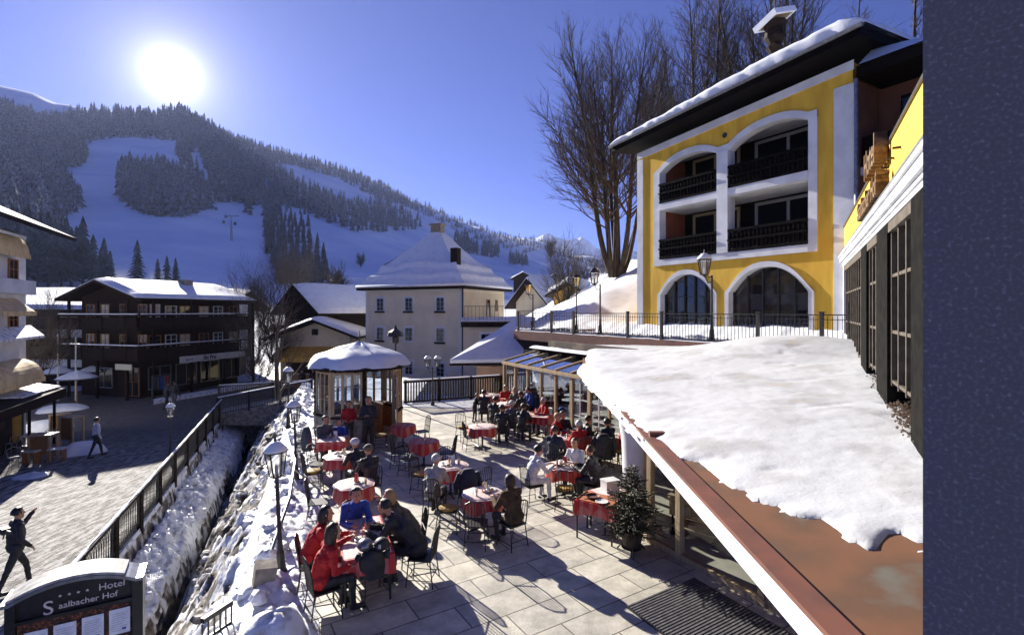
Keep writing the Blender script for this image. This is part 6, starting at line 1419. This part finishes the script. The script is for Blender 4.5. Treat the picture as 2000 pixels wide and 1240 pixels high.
sit('person in a dark brown fur coat with thick hair at the round table', 1000, 970, c8, z=.95, top=fur, legs=black_c, hair=brownh, hairlen=.05, lean=.06, near=True, puff=1.2, chl='chair under the fur coated guest')
sit('dark haired person in a white jumper leaning left of the food laden table', 1040, 905, c10, z=.95, top=white_c, legs=white_c, hair=blackh, lean=.14, near=True, chl='thin legged chair under the left white jumpered guest')
sit('person in a white jumper behind the food laden round table', 1127, 886, (c10.x,c10.y-.2), z=.95, top=white_c, legs=black_c, hair=brownh, lean=.10, near=True, puff=1.08, chl='chair under the white jumpered guest facing the viewer')
sit('person all in black at the right of the food laden round table', 1160, 905, c10, z=.95, top=black_c, hair=brownh, lean=.08, near=True, puff=1.1, chl='chair under the all black guest by the draped coat')
sit('person in a navy coat seen from behind at the crowded table', 1082, 862, c12, z=.95, top=navy, hair=brownh, lean=.08, puff=1.12, chl='chair under the navy coated guest')
sit('blond person in a red and black jacket beside the navy coated guest', 1085, 832, (c12.x,c12.y+.3), z=.95, top=red_cl, hair=blond, lean=.06, chl='chair under the blond red jacketed guest')
sit('grey haired person in a red jumper between the crowded and the long cloth', 1133, 850, c12, z=.95, top=red_cl, hair=whiteh, lean=.06, chl='chair under the grey haired red jumpered guest')
sit('lone person in a dark red jacket seated against the conservatory glass', 1064, 798, c11, z=.95, top=red_cl, hair=whiteh, lean=.05, chl='chair under the lone red guest by the glass')
person('small child dressed in black standing beside the far tables', -1.53, 21.0, R(70), 'stand', top=black_c, hair=blackh, s=.68, arms='front', lean=.2)
for px, py, lb, tp, hr_ in [(988,770,'person in a bright red jacket at the far end of the dark group', red_cl, blackh), (966,797,'person in black seen from behind at the left of the far group', black_c, blackh), (1000,806,'grey haired person in grey in the middle of the far group', grey_c, whiteh), (1020,785,'tall person in a black coat beside the conservatory corner', black_c, brownh), (1008,775,'person in brown between the black coats of the far group', khaki, blond), (980,815,'person in black with a pale face at the front of the far group', black_c, brownh)]:
    sit(lb, px, py, c15, top=tp, hair=hr_, lean=.08, puff=1.08, chl='chair under the '+lb[lb.find(' ')+1:])
person('person in a white jacket and black trousers walking on the street', -17.95, 22.1, R(150), 'walk', top=white_c, legs=black_c, hair=blackh, hat=None, s=.97, z=SZ+.005, arms='down', puff=1.08, lean=.03)
mm = person('person all in black striding along the street with a dark camera held up', -11.25, 11.6, R(150), 'walk', top=black_c, legs=black_c, hair=blackh, s=1.05, z=SZ+.005, arms='carry', near=True, puff=1.1, lean=.04)
o = thing('camera_rig', 'dark camera with a long lens held up by the striding person', 'camera', (-10.95,11.05,SZ+1.60), R(-30)); MB().box(-.10,.10,-.07,.07,-.06,.06).build('camera_body', black_m, o); MB().tube([(.08,0,0),(.32,0,.02)], [.04,.035], 10).build('lens', black_m, o); MB().tube([(0,0,-.06),(-.1,0,-.2)], .015, 6).build('grip', black_m, o)
for k, (px, hh_, lb) in enumerate([(325,1.0,'person in black walking before the ski shop, left of a pair'), (340,1.03,'person in black walking before the ski shop, right of a pair')]):
    q = G(px, 800, SZ); person(lb, q.x, q.y, R(170+k*20), 'walk', top=black_c, legs=grey_c if k else black_c, hair=blackh, s=hh_, z=SZ+.005, arms='down', puff=1.1)
for k, (x, y, tp) in enumerate([(-16.6,40.6,black_c),(-15.9,40.9,navy),(-15.0,40.5,grey_c),(-14.3,40.8,black_c),(-13.5,40.4,khaki)]):
    person(['person in black','person in navy','person in grey','second person in black','person in khaki'][k]+' standing under the awning of the yellow market hut', x, y, R(20*k), 'stand', top=tp, legs=black_c, hair=blackh, z=GZ+.01, arms='front', puff=1.1)
for px, py, c_, lb, tp, hr_ in [(1142,838,c13,'person in a black jacket between the crowded and the long cloth',black_c,brownh),(1190,846,c13,'person in navy seated at the right of the long cloth by the bars',navy,blackh),(1020,812,c11,'person in a black jacket left of the lone red guest',black_c,brownh),(945,782,c16,'person in black seated at the small cloth beside the child',black_c,blackh),(1036,775,c15,'person in a blue jacket at the conservatory corner',blue_c,brownh),(1098,826,c12,'person in black behind the navy coated guest',black_c,blackh)]:
    sit(lb, px, py, c_, top=tp, hair=hr_, lean=.10, puff=1.1, chl='chair under the '+lb[lb.find(' ')+1:])
# coats, backpacks and bags
def coat(name, label, cat, p, m, rz, w_=.46, h_=.62, seed=0):
    r = thing(name, label, cat, p, rz); mb = MB(); pts = []; n = 16
    for j in range(9):
        t = j/8
        for i in range(n):
            a = 2*math.pi*i/n; q = 1+.16*noise.noise(Vector((math.cos(a)*1.5+seed, math.sin(a)*1.5, t*3))); s_ = (1-.45*max(0, t-.7)/.3); pts.append((w_/2*s_*q*math.cos(a)*(1-.12*t), .15*s_*q*math.sin(a), h_*t))
    mb.add(pts, [(j*n+i, j*n+(i+1) % n, (j+1)*n+(i+1) % n, (j+1)*n+i) for j in range(8) for i in range(n)]+[tuple(range(8*n, 9*n))]); mb.build('cloth', m, r, smooth=True)
    for sx in (-1, 1): MB().tube([(sx*w_*.42,0,h_*.85),(sx*w_*.60,.02,h_*.45),(sx*w_*.58,-.03,h_*.1)], [.06,.055,.045], 8).build('sleeve', m, r, smooth=True)
    return r
q = G(727,1112,.55); coat('backpack', 'black backpack with grey helmet on the chair nearest the viewer', 'backpack', (q.x, q.y, .46), black_c, R(20), .44, .42, 1)
o = thing('ski_helmet', 'grey ski helmet lying left of the black helmet on the near chair', 'helmet', (q.x-.12, q.y+.02, .93)); MB().ell((0,0,0),(.12,.13,.10),16,10).build('shell', grey_m, o, smooth=True); MB().lathe([(.118,-.03),(.125,-.02),(.118,.0)], (0,0,0), 16).build('rim', black_m, o)
o = thing('ski_helmet', 'black ski helmet with white marking on the near chair', 'helmet', (q.x+.14, q.y+.03, .94)); MB().ell((0,0,0),(.12,.13,.10),16,10).build('shell', black_c, o, smooth=True); MB().box(-.02,.02,-.128,-.10,-.02,.04).build('marking', signw, o)
coat('blue_jacket', 'dark blue jacket hung over the chair behind the fur coated guest table', 'jacket', (c8.x-.38, c8.y+.82, .42), navy, R(20), .48, .60, 2)
coat('grey_coat', 'dark grey coat hung over the chair left of the square table', 'coat', (c4.x-.82, c4.y+.08, .42), grey_c, R(-60), .50, .68, 3)
q = G(1178,880,.6); chair(q.x, q.y, c12.x, c12.y, 'chair draped with a black coat behind the all black guest'); coat('black_coat', 'black coat draped over the chair behind the all black guest', 'coat', (q.x, q.y, .38), black_c, R(-20), .54, .70, 4)
q = G(1083,800,.5); coat('blue_bag', 'blue jacket lying beside the lone red guest', 'jacket', (q.x+.3, q.y, .2), blue_c, R(30), .4, .4, 6)
# ------------------------------------------------------------------ clutter on the street side
def bar_table(name, label, x, y, rz, h, w_, solid=True, cat='table'):
    r = thing(name, label, cat, (x, y, SZ), rz); MB().box(-w_/2,w_/2,-.3,.3,h-.06,h).build('tabletop', wood_l, r)
    for sx in (-1,1):
        for sy in (-1,1): MB().box(sx*(w_/2-.05)-.04,sx*(w_/2-.05)+.04,sy*.25-.04,sy*.25+.04,0,h-.06).build('leg', wood_l, r)
    if solid: MB().box(-w_/2+.09,w_/2-.09,-.24,-.20,.3,h-.06).build('panel', wood_m, r)
    return r
q = G(85,900,SZ); bar_table('bar_table', 'brown panelled wooden bar table in the sun at the street edge', q.x, q.y, R(10), 1.15, .85)
q = G(140,868,SZ); bar_table('bar_table', 'tall wooden bar table behind the panelled one near the snow heap', q.x, q.y, R(-10), 1.35, .8)
q = G(118,850,SZ); bar_table('bar_table', 'dark wooden bar table farthest up the street side', q.x, q.y, R(5), 1.1, .7)
for k, (px, py, lb) in enumerate([(62,905,'white bench stool left of the panelled bar table'),(112,900,'white topped stool right of the panelled bar table'),(60,872,'low white stool behind the panelled bar table')]):
    q = G(px, py, SZ); r = thing('stool', lb, 'stool', (q.x, q.y, SZ), R(k*20)); MB().box(-.28,.28,-.2,.2,.5,.56).build('seat', signw, r); 
    for sx in (-1,1): MB().box(sx*.22-.03,sx*.22+.03,-.17,.17,0,.5).build('leg', wood_m, r)
wire = M('pale_wire', (.35,.33,.30), rough=.4)
for k, (px, py, lb) in enumerate([(30,915,'pale bistro chair nearest the left edge of the street'),(55,890,'pale bistro chair beside the white bench stool'),(105,870,'pale bistro chair behind the brown bar table'),(22,885,'pale bistro chair under the dark canopy')]):
    q = G(px, py, SZ); r = thing('bistro_chair', lb, 'chair', (q.x, q.y, SZ), R(60+k*70)); MB().lathe([(.2,.44),(.2,.46)], (0,0,0), 14).build('seat', wire, r); MB().tube([(-.2,.1,.45),(-.22,.2,.75),(0,.26,.85),(.22,.2,.75),(.2,.1,.45)], .018, 6).build('backrest', wire, r)
    for a in range(4): MB().tube([(.16*math.cos(a*1.57+.78),.16*math.sin(a*1.57+.78),.44),(.22*math.cos(a*1.57+.78),.22*math.sin(a*1.57+.78),0)], .012, 5).build('leg', wire, r)
for k, (px, py, r_, h_, lb) in enumerate([(160,884,.7,.5,'blue shadowed snow heap beside the white jacketed walker'),(95,838,.9,.5,'snow heap between the bar tables and the canopy'),(120,800,1.2,.35,'low snow heap on the parasol terrace'),(60,930,.5,.10,'flat patch of sunlit snow at the left street edge')]):
    q = G(px, py, SZ); tag(lump((q.x, q.y, SZ), r_, h_, 10+k, 'snow_heap'), lb, 'snow heap')
for k, (px, py, lb) in enumerate([(150,790,'snow covered parasol nearest the sandwich board'),(115,775,'snow covered parasol before the left flagpole'),(190,770,'folded pale parasol beside the chalet door')]):
    q = G(px, py, SZ); r = thing('parasol', lb, 'parasol', (q.x, q.y, SZ)); MB().tube([(0,0,0),(0,0,2.2)], .04, 6).build('pole', wood_m, r); MB().lathe([(1.25,1.75),(.05,2.25)], (0,0,0), 8).build('canopy', grey_c, r); MB().lathe([(1.15,1.81),(.8,2.02),(.05,2.32)], (0,0,0), 8).build('snow', snow, r)
q = G(236,768,SZ); r = thing('sandwich_board', 'white sandwich board on two white legs before the chalet door', 'sign', (q.x, q.y, SZ), R(15)); MB().box(-.55,.55,-.03,.03,1.0,1.5).build('board', signw, r)
for sx in (-1,1): MB().bar((sx*.5,0,1.0),(sx*.75,0,0),.14,.06).build('leg', signw, r)
for k, (px, py, cl_, lb) in enumerate([(275,770,signw,'ski clothing rack with pale jackets left of the shop corner'),(315,778,grey_c,'rack of grey jackets at the shop corner'),(388,752,signw,'rack of white ski suits before the shop window')]):
    q = G(px, py, SZ); r = thing('clothes_rack', lb, 'rack', (q.x, q.y, SZ), R(60)); MB().tube([(-.6,0,0),(-.6,0,1.7),(.6,0,1.7),(.6,0,0)], .02, 6).build('frame', grey_m, r)
    for i in range(6): x = -.5+i*.2; MB().add([(x-.03,-.2,1.6),(x+.03,.2,1.6),(x+.03,.25,.7),(x-.03,-.25,.7),(x+.05,-.2,1.6),(x+.11,.2,1.6),(x+.11,.25,.7),(x+.05,-.25,.7)], [(0,3,2,1),(4,5,6,7),(0,1,5,4),(1,2,6,5),(2,3,7,6),(3,0,4,7)]).build('jacket', cl_ if i % 2 else [black_c, blue_c, red_cl][i//2], r)
tag(MB().prism([(G(300,785,SZ).x,G(300,785,SZ).y),(G(300,790,SZ).x,G(300,790,SZ).y),(G(520,748,SZ).x+.6,G(520,748,SZ).y-1),(G(520,745,SZ).x+.6,G(520,745,SZ).y)], SZ, SZ+.22).build('snow_edge', snow_dirty), kind='structure')
# ------------------------------------------------------------------ air
hz = MB().box(-1900, 2200, -80, 4900, -6, 760).build('haze', [])
hm = bpy.data.materials.new('haze'); hm.use_nodes = True; t = hm.node_tree; t.nodes.clear()
ho_ = t.nodes.new('ShaderNodeOutputMaterial'); pv = t.nodes.new('ShaderNodeVolumePrincipled'); pv.inputs['Color'].default_value = (.50,.60,1.0,1); pv.inputs['Density'].default_value = .00006; pv.inputs['Anisotropy'].default_value = .35
t.links.new(pv.outputs[0], ho_.inputs['Volume']); hz.data.materials.append(hm); tag(hz, kind='stuff', label='thin blue winter haze filling the valley air', cat='haze')
